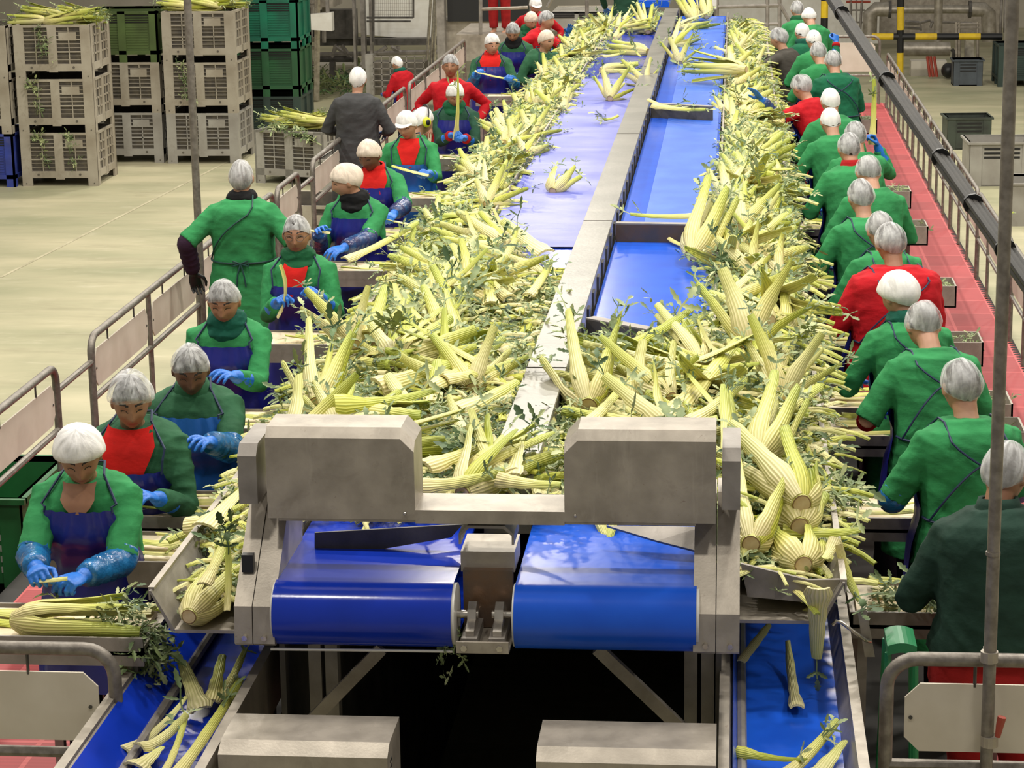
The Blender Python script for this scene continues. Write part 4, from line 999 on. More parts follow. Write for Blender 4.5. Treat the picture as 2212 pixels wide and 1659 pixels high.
def head_mesh(mb, P, m, nu=40, nv=30):
    def pt(i, k):
        th = PI * i / nv; ph = 2 * PI * k / nu
        x, y, z = math.sin(th) * math.sin(ph), math.sin(th) * math.cos(ph), math.cos(th)
        X, Y, Z = 0.073 * x, 0.093 * y, 0.114 * z
        if z < 0:
            q = -z; X *= 1 - 0.22 * q ** 1.3
            if Y < 0: Y *= 1 - 0.35 * q
            else: Y *= 1 - 0.06 * q
        if y > 0.2:
            g = min(1, (y - 0.2) / 0.3)
            nose = math.exp(-(X / 0.0115) ** 2) * (0.024 * math.exp(-((Z + 0.026) / 0.017) ** 2) + 0.011 * math.exp(-((Z - 0.004) / 0.018) ** 2))
            brow = 0.006 * math.exp(-((Z - 0.032) / 0.011) ** 2) * math.exp(-((abs(X) - 0.028) / 0.025) ** 2)
            eye = -0.010 * math.exp(-((abs(X) - 0.030) / 0.014) ** 2 - ((Z - 0.010) / 0.012) ** 2)
            lid = 0.004 * math.exp(-((abs(X) - 0.030) / 0.011) ** 2 - ((Z - 0.012) / 0.007) ** 2)
            mouth = 0.006 * math.exp(-(X / 0.022) ** 2 - ((Z + 0.060) / 0.010) ** 2) - 0.004 * math.exp(-(X / 0.024) ** 2 - ((Z + 0.060) / 0.0025) ** 2)
            chin = 0.008 * math.exp(-(X / 0.022) ** 2 - ((Z + 0.098) / 0.014) ** 2)
            cheek = 0.005 * math.exp(-((abs(X) - 0.045) / 0.018) ** 2 - ((Z + 0.022) / 0.02) ** 2)
            Y += g * (nose + brow + eye + lid + mouth + chin + cheek)
        return P.hc + P.H @ Vector((X, Y, Z))
    vs = [pt(i, k) for i in range(1, nv) for k in range(nu)] + [pt(0, 0), pt(nv, 0)]
    fs = [((i) * nu + k, (i) * nu + (k + 1) % nu, (i + 1) * nu + (k + 1) % nu, (i + 1) * nu + k) for i in range(nv - 2) for k in range(nu)]
    a, b = len(vs) - 2, len(vs) - 1
    fs += [(a, (k + 1) % nu, k) for k in range(nu)] + [(b, (nv - 2) * nu + k, (nv - 2) * nu + (k + 1) % nu) for k in range(nu)]
    mb.add(vs, fs, m)
    for s in (-1, 1): mb.ball(P.hc + P.H @ Vector((s * 0.074, -0.006, -0.004)), (0.010, 0.020, 0.030), m, 10, 8, P.H @ RZ_(-s * 0.35))
def arm_ik(sh, tgt, u, f, pole):
    d = tgt - sh; L = min(d.length, (u + f) * 0.985); d.normalize(); tgt = sh + d * L
    a = (u * u - f * f + L * L) / (2 * L); h = math.sqrt(max(u * u - a * a, 0)); w = pole - d * pole.dot(d); w.normalize()
    return sh + d * a + w * h, tgt

# ---- gloved hands: five fingers, two curls, both sides
def hand_mesh(kind, side, voxel, m, cuff=True):
    mb = MB()
    prof = [(-0.02, .025, .020), (0.0, .026, .018), (0.03, .038, .017), (0.065, .043, .016), (0.09, .042, .014), (0.098, .036, .010)]
    mb.rings([[Vector((w * math.cos(a), y, t * math.sin(a))) for a in np.linspace(0, 2 * PI, 14, endpoint=False)] for y, w, t in prof], m)
    curl = {'relaxed': (0.35, 0.5, 0.35), 'grip': (0.9, 1.05, 0.8), 'flat': (0.12, 0.15, 0.1)}[kind]
    for j, (bx, l, sp) in enumerate(((-0.032, 0.072, -0.10), (-0.011, 0.082, -0.02), (0.011, 0.077, 0.05), (0.031, 0.060, 0.14))):
        p = Vector((bx, 0.088, 0)); a = 0.0; pts = [p - Vector((0, 0.02, 0)), p]; rs = [0.0095, 0.0098]
        for q, seg in enumerate((0.45, 0.32, 0.25)):
            a += curl[q] * (1 + 0.12 * (j - 1)); n = p + Vector((math.sin(sp) * math.cos(a), math.cos(a) * math.cos(sp), -math.sin(a))) * (l * seg)
            pts += [(p + n) / 2, n]; rs += [0.0095 - 0.0008 * q, 0.0090 - 0.0008 * q]; p = n
        mb.tube(pts, rs, m, 9); mb.ball(p, 0.0074, m, 8, 6)
    p0 = Vector((-0.026, 0.022, -0.006)); c = 0.5 if kind == 'grip' else 0.15
    p1 = p0 + Vector((-0.030, 0.026, -0.014 - 0.01 * c)); p2 = p1 + Vector((-0.010 + 0.022 * c, 0.030, -0.010 - 0.02 * c)); p3 = p2 + Vector((0.004 + 0.02 * c, 0.024, -0.006 - 0.012 * c))
    mb.tube([p0, p1, (p1 + p2) / 2, p2, p3], [0.014, 0.013, 0.0115, 0.0105, 0.009], m, 9); mb.ball(p3, 0.0088, m, 8, 6)
    if cuff:
        mb.rings([[Vector((r * math.cos(a), y, r * 0.92 * math.sin(a))) for a in np.linspace(0, 2 * PI, 16, endpoint=False)] for y, r in ((0.015, .024), (-0.005, .031), (-0.03, .036), (-0.06, .040), (-0.10, .045), (-0.125, .050), (-0.13, .044))], m)
    if side < 0:
        mb.v = [(-x, y, z) for x, y, z in mb.v]; mb.f = [f[::-1] for f in mb.f]
    me = remesh(mb, voxel, 2, 'glove'); fold(me, 0.0018, 3, (60, 140)); me.materials.append(MATS[m]); return me
HANDS = {}
def hand(kind, side, lod, m):
    k = (kind, side, lod, m)
    if k not in HANDS: HANDS[k] = hand_mesh(kind, side, (0.0036, 0.0050, 0.007)[lod], m)
    return HANDS[k]

PEOPLE = []
def add_child(me, name, root, label=None):
    o = bpy.data.objects.new(name, me); COL.objects.link(o); o.parent = root
    if label: o['label'] = label
    return o
def person(label, head, yaw=PI, lean=0.15, twist=0.0, side=0.0, wide=1.0, nod=0.35, turn=0.0, tilt=0.0, s=1.0, zf=DZ, dz=0.0,
           il=None, ir=None, ilk='relaxed', irk='relaxed', coat='coat_green', sleeve='long', apron=None, bib=1.32, straps='front', strap='strap_navy', tie=False,
           cap='net_clear', puff=0.012, bun=0.0, visor=False, hair='hair_dark', skin='skin_light', scarf=None, shirt=None, collar=None, cuff=None,
           glove='glove_blue', over=None, glasses=False, trousers='trousers_dark', hem=0.60, eyes=True, lod=1, fem=1.0, group=None, seed=0, head_y=None, pleat=True, muffs=False, vw=1.0, neck_v=False, face=True, capz=0.0, skirt=True):
    P = Pose(lean, twist, side, wide, nod, turn, tilt, fem)
    zh = zf + dz + s * P.hc.z
    hw = atz(head[0], head[1], zh) if head_y is None else aty(head[0], head[1], head_y)
    R = RZ_(yaw)
    off = R @ (P.hc * s)
    base = Vector((hw.x - off.x, hw.y - off.y, hw.z - off.z if head_y is not None else zf + dz))
    def loc(px, py, dy): return (R.transposed() @ (aty(px, py, hw.y + dy) - base)) / s
    front = math.cos(yaw) < 0
    def hand_target(spec, sd):
        if spec is None: return P.S((0.30 * sd, 0.10, 0.95)) if not apron else Vector((0.14 * sd, 0.36, 1.05))
        return Vector(spec[1:]) if spec[0] == 'l' else loc(*spec)
    rt = hand_target(il if front else ir, 1); lt = hand_target(ir if front else il, -1)
    rk, lk = (ilk, irk) if front else (irk, ilk)
    # --- body: one continuous surface
    bv = (0.0048, 0.0068, 0.0105)[lod]; cv = (0.0085, 0.0105, 0.015)[lod]
    mb = MB(); head_mesh(mb, P, skin, *((44, 34), (36, 26), (28, 20))[lod])
    mb.tube([P.S((0, -0.005, 1.34)), P.S((0, 0.0, 1.40)), P.N, P.hc + P.H @ Vector((0, -0.012, -0.045))], [0.062, 0.054, 0.050, 0.052], skin, 16)
    ths = np.linspace(0, 2 * PI, 24, endpoint=False)
    mb.rings([[P.T(t, z, -0.012) for t in ths] for z in (0.80, 0.92, 1.03, 1.15, 1.25, 1.32, 1.365, 1.40)], skin)
    arms = []
    for sd, tg in ((1, rt), (-1, lt)):
        sh = P.S((0.158 * sd * (0.6 + 0.4 * wide), -0.005, 1.322)); pole = P.S(Vector((0.65 * sd, -0.55, 0.93 - 0.75))) - P.S(Vector((0, 0, 0.93)))
        el, wr = arm_ik(sh, tg, 0.285, 0.255, Vector(((0.45 if apron and lod == 0 and front else 0.75) * sd, -0.45, -0.8)) if tg.z < 1.16 else Vector((0.35 * sd, -0.2, -1.0)))
        arms.append((sd, sh, el, wr))
        mb.tube([sh, sh.lerp(el, .3), sh.lerp(el, .7), el, el.lerp(wr, .3), el.lerp(wr, .7), wr], [.048, .048, .042, .038, .038, .029, .017 if glove else .026], skin, 12)
        d = (wr - el).normalized(); mb.tube([wr, wr + d * 0.05, wr + d * 0.085], [.016, .013, .010], skin, 10)
    for sd in (-1, 1):
        mb.tube([(0.085 * sd, 0, 0.88), (0.088 * sd, 0.005, 0.66), (0.09 * sd, 0.012, 0.46), (0.09 * sd, -0.005, 0.28), (0.09 * sd, -0.01, 0.07)], [.085, .076, .056, .052, .038], skin, 12)
        mb.ball((0.09 * sd, 0.045, 0.035), (0.045, 0.12, 0.036), skin, 12, 8)
    me = remesh(mb, bv, 2, 'person')
    names = [skin, 'brow', 'lip' if skin != 'skin_brown' else 'lip_brown', trousers]
    for n in names: me.materials.append(MATS[n])
    n = len(me.polygons); cen = np.empty(n * 3, np.float32); me.polygons.foreach_get('center', cen); cen = cen.reshape(-1, 3)
    h = (cen - np.array(P.hc)) @ np.array(P.H)                       # head axes
    ax, y, z = np.abs(h[:, 0]), h[:, 1], h[:, 2]; fr = (y > 0.045)
    idx = np.zeros(n, np.int32)
    idx[fr & (ax > 0.013) & (ax < 0.050) & (np.abs(z - (0.036 + 0.004 * np.sin((ax - 0.013) / 0.037 * 3.1))) < 0.0042)] = 1
    idx[fr & (np.abs(z + 0.060) < 0.0095 * np.clip(1 - (ax / 0.026) ** 2, 0, 1))] = 2
    idx[fr & (ax > 0.016) & (ax < 0.045) & (np.abs(z - (0.0115 - 3.0 * (ax - 0.0305) ** 2 * 10)) < 0.0030)] = 1
    me.polygons.foreach_set('material_index', idx)
    root = bpy.data.objects.new('person', me); COL.objects.link(root)
    root.location = base; root.rotation_euler = (0, 0, yaw); root.scale = (s, s, s)
    tag(root, label, 'person', group)
    if face and front and lod < 2 and nod < 0.45:
        for sd in (-1, 1):
            mb = MB(); c = P.hc + P.H @ Vector((sd * 0.030, 0.0640, 0.0105)); mb.ball(c, 0.0125, 'eye_white', 14, 12)
            mb.ball(c + P.H @ Vector((0, 0.0052, -0.002)), (0.0062, 0.0082, 0.0062), 'iris', 10, 8)
            add_child(mb.mesh('eye'), 'eye', root).data.polygons.foreach_set('use_smooth', [True] * len(mb.f))
    # --- coat
    if coat:
        mb = MB(); zs = [hem, 0.70, 0.80, 0.90, 1.00, 1.06, 1.15, 1.22, 1.28, 1.33, 1.37, 1.40, 1.418]
        mb.rings([[P.T(t, zz, 0.024 if zz < 1.39 else 0.008) for t in np.linspace(0, 2 * PI, 30, endpoint=False)] for zz in zs if zz >= hem], coat)
        for sd, sh, el, wr in arms:
            if sleeve == 'short':
                pts = [sh + Vector((-0.03 * sd, 0, 0.005)), sh, sh.lerp(el, .35), sh.lerp(el, .7), sh.lerp(el, .98)]; rs = [.060, .066, .064, .063, .066]
            else:
                pts = [sh + Vector((-0.03 * sd, 0, 0.005)), sh, sh.lerp(el, .35), sh.lerp(el, .7), el, el.lerp(wr, .3), el.lerp(wr, .62), el.lerp(wr, .86)]; rs = [.060, .066, .060, .055, .054, .052, .047, .042]
            mb.tube(pts, [r * (0.5 + 0.5 * wide) for r in rs], coat, 14)
        cm = remesh(mb, cv, 3, 'coat'); fold(cm, 0.0095, 11 + seed, (17, 62)); cm.materials.append(MATS[coat]); add_child(cm, 'coat', root)
    if cuff:
        for sd, sh, el, wr in arms:
            mb = MB(); a = 0.05 if sleeve == 'short' else 0.80
            mb.tube([el.lerp(wr, a), el.lerp(wr, a + .08), el.lerp(wr, a + .16)], [.050 if a < .5 else .044, .051 if a < .5 else .046, .047 if a < .5 else .040], cuff, 14)
            add_child(mb.mesh('cuff'), 'cuff', root).data.polygons.foreach_set('use_smooth', [True] * len(mb.f))
    if over:
        for sd, sh, el, wr in arms:
            mb = MB(); pts, rs = [], []
            for q in np.linspace(0, 1, 22):
                p = sh.lerp(el, 0.80 + 0.2 * q / 0.25) if q < 0.25 else el.lerp(wr, (q - 0.25) / 0.75 * 0.93)
                pts.append(p); rs.append((0.062 - 0.016 * max(0, q - 0.3)) * (1 + 0.05 * math.sin(q * 47 + sd) + 0.03 * math.sin(q * 91)) * (0.86 if q > 0.97 or q < 0.03 else 1))
            mb.tube(pts, rs, over, 18)
            om = mb.mesh('oversleeve'); om.polygons.foreach_set('use_smooth', [True] * len(mb.f)); fold(om, 0.004, seed + sd, (50, 120)); add_child(om, 'oversleeve', root)
    if glove:
        for (sd, sh, el, wr), kd in zip(arms, (rk, lk)):
            o = add_child(hand(kd, sd, lod, glove if not isinstance(glove, tuple) else glove[0 if sd > 0 else 1]), 'glove', root)
            yv = (wr - el).normalized(); zv = Vector((0.35 * sd, 0.1, 1)); zv = (zv - yv * zv.dot(yv)).normalized(); xv = yv.cross(zv)
            o.matrix_local = Matrix.Translation(wr) @ Matrix((xv, yv, zv)).transposed().to_4x4()
    else:
        for (sd, sh, el, wr), kd in zip(arms, (rk, lk)):
            o = add_child(hand(kd, sd, lod, skin), 'hand', root); yv = (wr - el).normalized(); zv = Vector((0, 0, 1)) if abs(yv.z) < 0.9 else Vector((sd, 0, 0)); zv = (zv - yv * zv.dot(yv)).normalized()
            o.matrix_local = Matrix.Translation(wr) @ Matrix((yv.cross(zv), yv, zv)).transposed().to_4x4()
    # --- trousers
    mb = MB()
    for sd in (-1, 1): mb.tube([(0.088 * sd, 0, 0.86), (0.092 * sd, 0.005, 0.66), (0.095 * sd, 0.012, 0.46), (0.095 * sd, 0, 0.28), (0.095 * sd, 0, 0.10)], [.098 * wide, .092 * wide, .078, .074, .070], trousers, 12)
    mb.rings([[P.T(t, zz, 0.006) for t in np.linspace(0, 2 * PI, 20, endpoint=False)] for zz in (0.76, 0.86, 0.96, 1.02)], trousers)
    tm = remesh(mb, 0.014, 2, 'trousers'); fold(tm, 0.006, seed + 5); tm.materials.append(MATS[trousers]); add_child(tm, 'trousers', root)
    # --- apron and straps
    def surf(th, zz, o=0.036): return P.T(th, zz, o)
    if apron:
        rows_ = []
        for zz in np.linspace(bib, 0.52, 22):
            q = (bib - zz) / (bib - 1.05); hw_ = 0.62 + (1.45 - 0.62) * min(1, max(0, q)) ** 1.3
            if straps == 'back': hw_ = min(hw_ * 1.12, 1.62)
            rows_.append([surf(PI / 2 + hw_ * (1 - 2 * k / 20), zz, 0.043 + 0.005 * math.sin(k * 1.7 + zz * 9 + seed) + (0.02 * (1.0 - zz) if zz < 1.0 else 0)) for k in range(21)])
        mb = MB(); mb.grid(rows_, apron); am = mb.mesh('apron'); am.polygons.foreach_set('use_smooth', [True] * len(mb.f)); add_child(am, 'apron', root)
        if straps == 'front':
            for sd in (1, -1):
                mb = MB(); mb.tube([surf(PI / 2 - 0.60 * sd, bib - 0.01, .045), surf(PI / 2 - 0.62 * sd, (bib + 1.36) / 2, .044), surf(PI / 2 - 0.75 * sd, 1.355, .043), P.S((0.085 * sd, 0.02, 1.43)), P.S((0.07 * sd, -0.06, 1.44)), P.S((0, -0.09, 1.42))], 0.0055, strap, 6); add_child(mb.mesh('apron_strap'), 'apron_strap', root)
    if straps == 'back':
        for sd in (1, -1):
            pts = [surf(PI / 2 - 0.8 * sd, 1.33, .040), P.S((0.10 * sd * wide, 0.03, 1.418)), P.S((0.10 * sd * wide, -0.045, 1.408))]
            for q in np.linspace(0.10, 1, 12): pts.append(surf(3 * PI / 2 + (0.66 - 1.80 * q) * sd, 1.375 - 0.355 * q, .038))
            mb = MB(); mb.tube(pts, 0.0048, strap, 6); add_child(mb.mesh('apron_strap'), 'apron_strap', root)
    if straps == 'wrap':
        mb = MB(); mb.tube([P.S((0.08, -0.03, 1.44))] + [surf(3 * PI / 2 + (0.4 - 1.7 * q), 1.38 - 0.36 * q, .034) for q in np.linspace(0, 1, 9)], 0.0055, strap, 6); add_child(mb.mesh('apron_strap'), 'apron_strap', root)
    if straps == 'back' or tie:
        mb = MB(); mb.tube([surf(PI + 0.1 + (PI - 0.2) * q, 1.02 - 0.01 * math.sin(q * PI), .035) for q in np.linspace(0, 1, 16)], 0.006, strap, 6)
        c = surf(3 * PI / 2, 1.01, .045)
        if tie:
            for sd in (-1, 1): mb.tube([c, c + Vector((0.05 * sd, -0.012, 0.02)), c + Vector((0.055 * sd, -0.012, -0.015)), c], 0.006, strap, 6); mb.tube([c, c + Vector((0.02 * sd, -0.01, -0.07)), c + Vector((0.03 * sd, -0.005, -0.15))], 0.006, strap, 6)
        add_child(mb.mesh('waist_tie'), 'waist_tie', root)
    # --- neckwear
    if shirt:
        rows_ = [[surf(PI / 2 + vw * hwid * (1 - 2 * k / 8), zz, 0.039 if zz < 1.39 else 0.014) for k in range(9)] for zz, hwid in ((1.425, 1.2), (1.40, 0.80), (1.37, 0.56), (1.33, 0.40), (1.28, 0.28), (1.22, 0.19), (1.17, 0.10))]
        mb = MB(); mb.grid(rows_, shirt); sm = mb.mesh('shirt'); sm.polygons.foreach_set('use_smooth', [True] * len(mb.f)); add_child(sm, 'shirt', root)
    if neck_v:
        rows_ = [[surf(PI / 2 + hwid * (1 - 2 * k / 8), zz, 0.039 if zz < 1.39 else 0.014) for k in range(9)] for zz, hwid in ((1.425, 0.75), (1.405, 0.48), (1.38, 0.32), (1.355, 0.2), (1.33, 0.08))]
        mb = MB(); mb.grid(rows_, skin); sm = mb.mesh('bare_neckline'); sm.polygons.foreach_set('use_smooth', [True] * len(mb.f)); add_child(sm, 'bare_neckline', root)
    def ring(zz, rx, ry, cy=0.0, w=0.0, kk=5): return [P.S((rx * math.cos(a), cy + ry * math.sin(a), zz + w * math.sin(kk * a + seed))) for a in np.linspace(0, 2 * PI, 28, endpoint=False)]
    if collar:
        mb = MB(); mb.rings([ring(1.395, .098, .084), ring(1.43, .080, .074), ring(1.455, .072, .068), ring(1.45, .060, .058)], collar, False); c = mb.mesh('collar'); c.polygons.foreach_set('use_smooth', [True] * len(mb.f)); add_child(c, 'collar', root)
    if scarf:
        mb = MB(); mb.rings([ring(1.345, .105, .110, .02, .008), ring(1.375, .118, .118, .02, .006, 3), ring(1.405, .100, .100, .014, .005, 4), ring(1.425, .106, .102, .014, .007, 5), ring(1.455, .088, .090, .018, .005, 3), ring(1.465, .070, .072, .018, .003)], scarf)
        sm = remesh(mb, cv * 0.8, 1, 'scarf'); fold(sm, 0.005, seed + 2, (40, 90)); sm.materials.append(MATS[scarf]); add_child(sm, 'scarf', root)
    # --- hair and cover
    def dome(pf, zf_, zb_, nu, nt, wob, edge_in, lo=0.0):
        rows_ = []
        for i in range(nt + 1):
            t = lo + (1 - lo) * i / nt; r_ = []
            for k in range(nu + 1):
                ph = 2 * PI * k / nu; c = math.cos(ph); f = 0.5 + 0.5 * c
                ze = zb_ + (zf_ - zb_) * f ** 0.9; rz = 0.114 + pf * 0.75
                th = t * math.acos(max(-0.95, min(0.95, ze / rz)))
                d = Vector((math.sin(th) * math.sin(ph), math.sin(th) * c, math.cos(th)))
                bulge = bun * math.exp(-((d - Vector((0, -0.86, 0.30)).normalized()).length / 0.55) ** 2)
                w = 1 + wob * mnoise.fractal(Vector((2.2 * math.cos(ph) + 3 * seed, 2.2 * math.sin(ph), t * 2.0)), 0.8, 2.0, 4) * 1.5 * min(1, t * 1.5)
                p_ = pf + bulge
                if i == nt: p_ = pf * edge_in + 0.003
                elif i == nt - 1: p_ = p_ * (0.75 + 0.25 * edge_in)
                q = Vector(((0.073 + p_) * d.x * w, (0.093 + p_) * d.y * w, (0.114 + p_ * 0.75) * d.z * w))
                if d.z < 0 and q.y < 0: q.y *= 1 + 0.30 * d.z
                r_.append(P.hc + P.H @ q)
            rows_.append(r_)
        return rows_
    nu = (56, 40, 28)[lod]
    mb = MB(); mb.grid(dome(0.004 + bun * 0.0, 0.052 + capz, -0.062, 28, 10, 0.0, 0.6), hair); hm = mb.mesh('hair'); hm.polygons.foreach_set('use_smooth', [True] * len(mb.f)); add_child(hm, 'hair', root)
    mb = MB(); mb.grid([[p for p in r] for r in zip(*dome(puff, 0.047 + capz, -0.070, nu, 14, (0.04 if cap == 'net_white' else 0.045) if pleat else 0.02, 0.25))], cap)
    hm = mb.mesh('hair_cover'); hm.update(); fold(hm, 0.0042 if pleat else 0.0015, seed + 4, (22, 75)); hm.polygons.foreach_set('use_smooth', [True] * len(mb.f)); o = add_child(hm, 'hair_cover', root)
    if visor:
        mb = MB(); rows_ = [[P.hc + P.H @ Vector(((0.070 + 0.012 * t) * math.sin(a), 0.088 * math.cos(a) + 0.045 * t * math.cos(a), 0.050 + capz - 0.012 * t)) for a in np.linspace(-1.1, 1.1, 11)] for t in (0, 0.5, 1)]
        mb.grid(rows_, cap); add_child(mb.mesh('visor'), 'visor', root)
    if muffs:
        for sd in (-1, 1):
            mb = MB(); mb.ball(P.hc + P.H @ Vector((sd * 0.092, -0.005, 0.0)), (0.026, 0.038, 0.046), 'muff_yellow', 14, 10); mb.ball(P.hc + P.H @ Vector((sd * 0.108, -0.005, 0.0)), (0.016, 0.022, 0.028), 'black', 12, 8); add_child(mb.mesh('ear_muff'), 'ear_muff', root).data.polygons.foreach_set('use_smooth', [True] * len(mb.f))
        mb = MB(); mb.tube([P.hc + P.H @ Vector((0.098 * math.cos(a), -0.005, 0.142 * math.sin(a))) for a in np.linspace(0.2, PI - 0.2, 14)], 0.007, 'black', 8); add_child(mb.mesh('headband'), 'headband', root)
    if glasses:
        mb = MB()
        for sd in (-1, 1):
            mb.tube([P.hc + P.H @ Vector((sd * 0.031 + 0.021 * math.cos(a), 0.094 - 0.006 * math.cos(a) * sd, 0.006 + 0.018 * math.sin(a))) for a in np.linspace(0, 2 * PI, 16, endpoint=False)], 0.0014, 'steel_dark', 6, closed=True)
            mb.tube([P.hc + P.H @ Vector((sd * 0.052, 0.090, 0.008)), P.hc + P.H @ Vector((sd * 0.078, 0.0, 0.008))], 0.0014, 'steel_dark', 6)
        mb.tube([P.hc + P.H @ Vector((-0.010, 0.096, 0.008)), P.hc + P.H @ Vector((0.010, 0.096, 0.008))], 0.0014, 'steel_dark', 6)
        add_child(mb.mesh('glasses'), 'glasses', root)
    PEOPLE.append(root)
    root_info = dict(root=root, R=R, base=base, s=s, arms=arms, head=hw, loc=loc, P=P)
    def wp(v): return base + R @ (Vector(v) * s)
    root_info['wp'] = wp; root_info['wrist'] = {('R' if a[0] > 0 else 'L'): wp(a[3]) for a in arms}
    root_info['dir'] = {('R' if a[0] > 0 else 'L'): (R @ (a[3] - a[2])).normalized() for a in arms}
    return root_info
# ------------------------------------------------------------------ the workers facing the camera, left of the belts
W = {}
def w(key, *a, **k):
    k.setdefault('seed', len(W) * 3 + 1); W[key] = person(*a, **k); return W[key]
w('a', 'person in white hair cover and short-sleeved green coat cutting celery at bottom left, nearest', (172, 985), lean=0.28, nod=0.26, turn=0.25, capz=0.01, tilt=0.05, coat='coat_green', sleeve='short', apron='apron_navy', bib=1.34, neck_v=True,
  il=(78, 1228, -0.34), ir=(178, 1245, -0.32), ilk='grip', irk='grip', cap='net_white', puff=0.030, over='oversleeve', skin='skin_tan', lod=0, wide=1.02, hem=0.72)
w('b', 'person in dark green coat over a red shirt and navy apron, behind the nearest worker', (283, 868), lean=0.22, nod=0.20, turn=0.28, capz=0.012, vw=1.0, coat='coat_dark', shirt='shirt_red', apron='apron_navy', bib=1.27, il=('l', 0.10, 0.30, 0.98), ir=(335, 1075, -0.22), cap='net_clear', puff=0.028, bun=0.025, skin='skin_tan', lod=0, wide=1.12)
w('c', 'person in dark green coat and light blue apron reaching past the steel guard box', (412, 800), lean=0.24, nod=0.24, turn=0.22, capz=0.01, coat='coat_dark', scarf=None, collar='coat_dark', apron='apron_blue', bib=1.35, ir=(452, 955, -0.38), il=('l', 0.12, 0.30, 1.0), cap='net_clear', puff=0.012, bun=0.02, skin='skin_brown', over='oversleeve', lod=0, wide=1.1)
w('d', 'person in bright green coat, teal scarf and navy apron looking down', (484, 652), lean=0.18, nod=0.22, turn=0.05, capz=0.008, coat='coat_green', scarf='scarf_teal', apron='apron_navy', bib=1.33, ir=(505, 812, -0.34), il=('l', 0.12, 0.30, 1.02), cap='net_clear', puff=0.010, skin='skin_tan', lod=0)
w('e', 'person with glasses, green scarf and navy apron holding a curved stalk', (641, 508), lean=0.10, nod=0.02, turn=0.05, capz=0.01, coat='coat_green', scarf='scarf_green', shirt='shirt_red', apron='apron_navy', bib=1.27, vw=0.6, il=(600, 652, -0.30), ir=(690, 640, -0.28), ilk='grip', irk='grip', cap='net_clear', puff=0.010, skin='skin_tan', glasses=True, lod=0)
w('f', 'person in profile with cream hair cover, black scarf and green coat, arm over the celery', (748, 392), lean=0.18, nod=0.15, turn=-1.15, twist=-0.1, coat='coat_green', sleeve='short', cuff='cuff_red', scarf='scarf_black', apron='apron_navy', il=(690, 505, -0.25), ir=(742, 535, -0.42), over='oversleeve_dark', cap='net_cream', puff=0.016, bun=0.02, skin='skin_light', lod=1)
w('g', 'person with brown skin, cream hair cover, red collar and navy apron holding a cut stalk', (798, 336), lean=0.20, nod=0.25, turn=-0.35, coat='coat_green', sleeve='short', cuff='cuff_red', collar='shirt_red', shirt='shirt_red', apron='apron_navy', il=('l', 0.15, 0.34, 1.05), ir=(850, 462, -0.38), irk='grip', over='oversleeve_dark', cap='net_cream', puff=0.014, skin='skin_brown', lod=1)
w('h', 'person in white peaked cap, red shirt and light blue apron holding a stalk', (879, 270), lean=0.12, nod=0.25, turn=-0.25, coat='coat_green', shirt='shirt_red', apron='apron_blue', bib=1.24, vw=0.8, il=('l', 0.20, 0.32, 1.06), ir=(925, 374, -0.34), irk='grip', cap='net_white', puff=0.012, visor=True, skin='skin_light', lod=1)
w('h2', 'person in green coat with yellow ear muffs, behind the one in the white peaked cap', (912, 262), yaw=PI + 2.2, lean=0.15, nod=0.2, coat='coat_green', cap='net_white', puff=0.010, muffs=True, il=None, ir=None, glove='glove_dark', lod=1, head_y=19.2)
w('i', 'person in forest green coat, white cap and green scarf holding up a long stalk', (983, 205), lean=0.12, nod=0.35, turn=0.25, coat='coat_forest', cuff='cuff_red', scarf='scarf_green', apron='apron_navy', il=(975, 292, -0.3), ir=(1003, 298, -0.3), ilk='grip', irk='grip', cap='net_white', puff=0.010, skin='skin_tan', lod=1, pleat=False)
w('i2', 'person in red sweater with hands on hips, standing behind the forest green coat', (973, 143), lean=0.0, nod=0.0, turn=0.05, coat='coat_red', il=('l', 0.26, 0.05, 0.98), ir=('l', -0.26, 0.05, 0.98), glove=None, cap='net_clear', puff=0.010, skin='skin_tan', lod=1, fem=0.2, head_y=22.6)
w('j', 'person in white cap, red collar and navy apron holding a bundle of trimmings', (1063, 96), lean=0.12, nod=0.15, turn=0.35, coat='coat_dark', collar='shirt_red', shirt='shirt_red', apron='apron_navy', il=(1030, 160, -0.3), ir=(1105, 170, -0.3), ilk='grip', irk='grip', cap='net_white', puff=0.014, skin='skin_light', lod=2, wide=1.1, over='oversleeve', capz=0.012)
w('k', 'person in dark green coat and grey hairnet, behind the one holding a bundle', (1108, 70), lean=0.2, nod=0.35, coat='coat_dark', scarf='scarf_black', apron='apron_navy', cap='net_clear', puff=0.012, skin='skin_tan', lod=2, head_y=26.4)
w('l', 'person in cream hair cover and dark green coat leaning towards the belt', (1180, 88), yaw=PI + 0.8, lean=0.45, nod=-0.2, turn=0.0, twist=0.1, coat='coat_dark', apron='apron_navy', il=None, ir=(1262, 105, -0.4), cap='net_cream', puff=0.012, skin='skin_light', lod=2, head_y=25.6)
w('m', 'person in red sweater reaching right across the celery with a blue glove', (1180, 45), yaw=PI + 1.0, lean=0.5, nod=-0.3, turn=0.1, twist=0.1, coat='coat_red', il=None, ir=(1228, 72, -0.1), irk='flat', cap='net_clear', puff=0.014, skin='skin_light', lod=2, head_y=27.8, over='oversleeve_dark')
w('n', 'person in cream hair cover and green coat, half hidden behind the reaching red sweater', (1147, 45), lean=0.2, nod=0.35, turn=0.5, coat='coat_dark', scarf='scarf_green', cap='net_cream', puff=0.012, lod=2, head_y=29.0)
w('o', 'person in white peaked cap at the top edge of the picture, left of the belts', (1157, 12), lean=0.2, nod=0.3, turn=0.3, coat='coat_red', cap='net_white', puff=0.012, visor=True, lod=2, head_y=31.0)
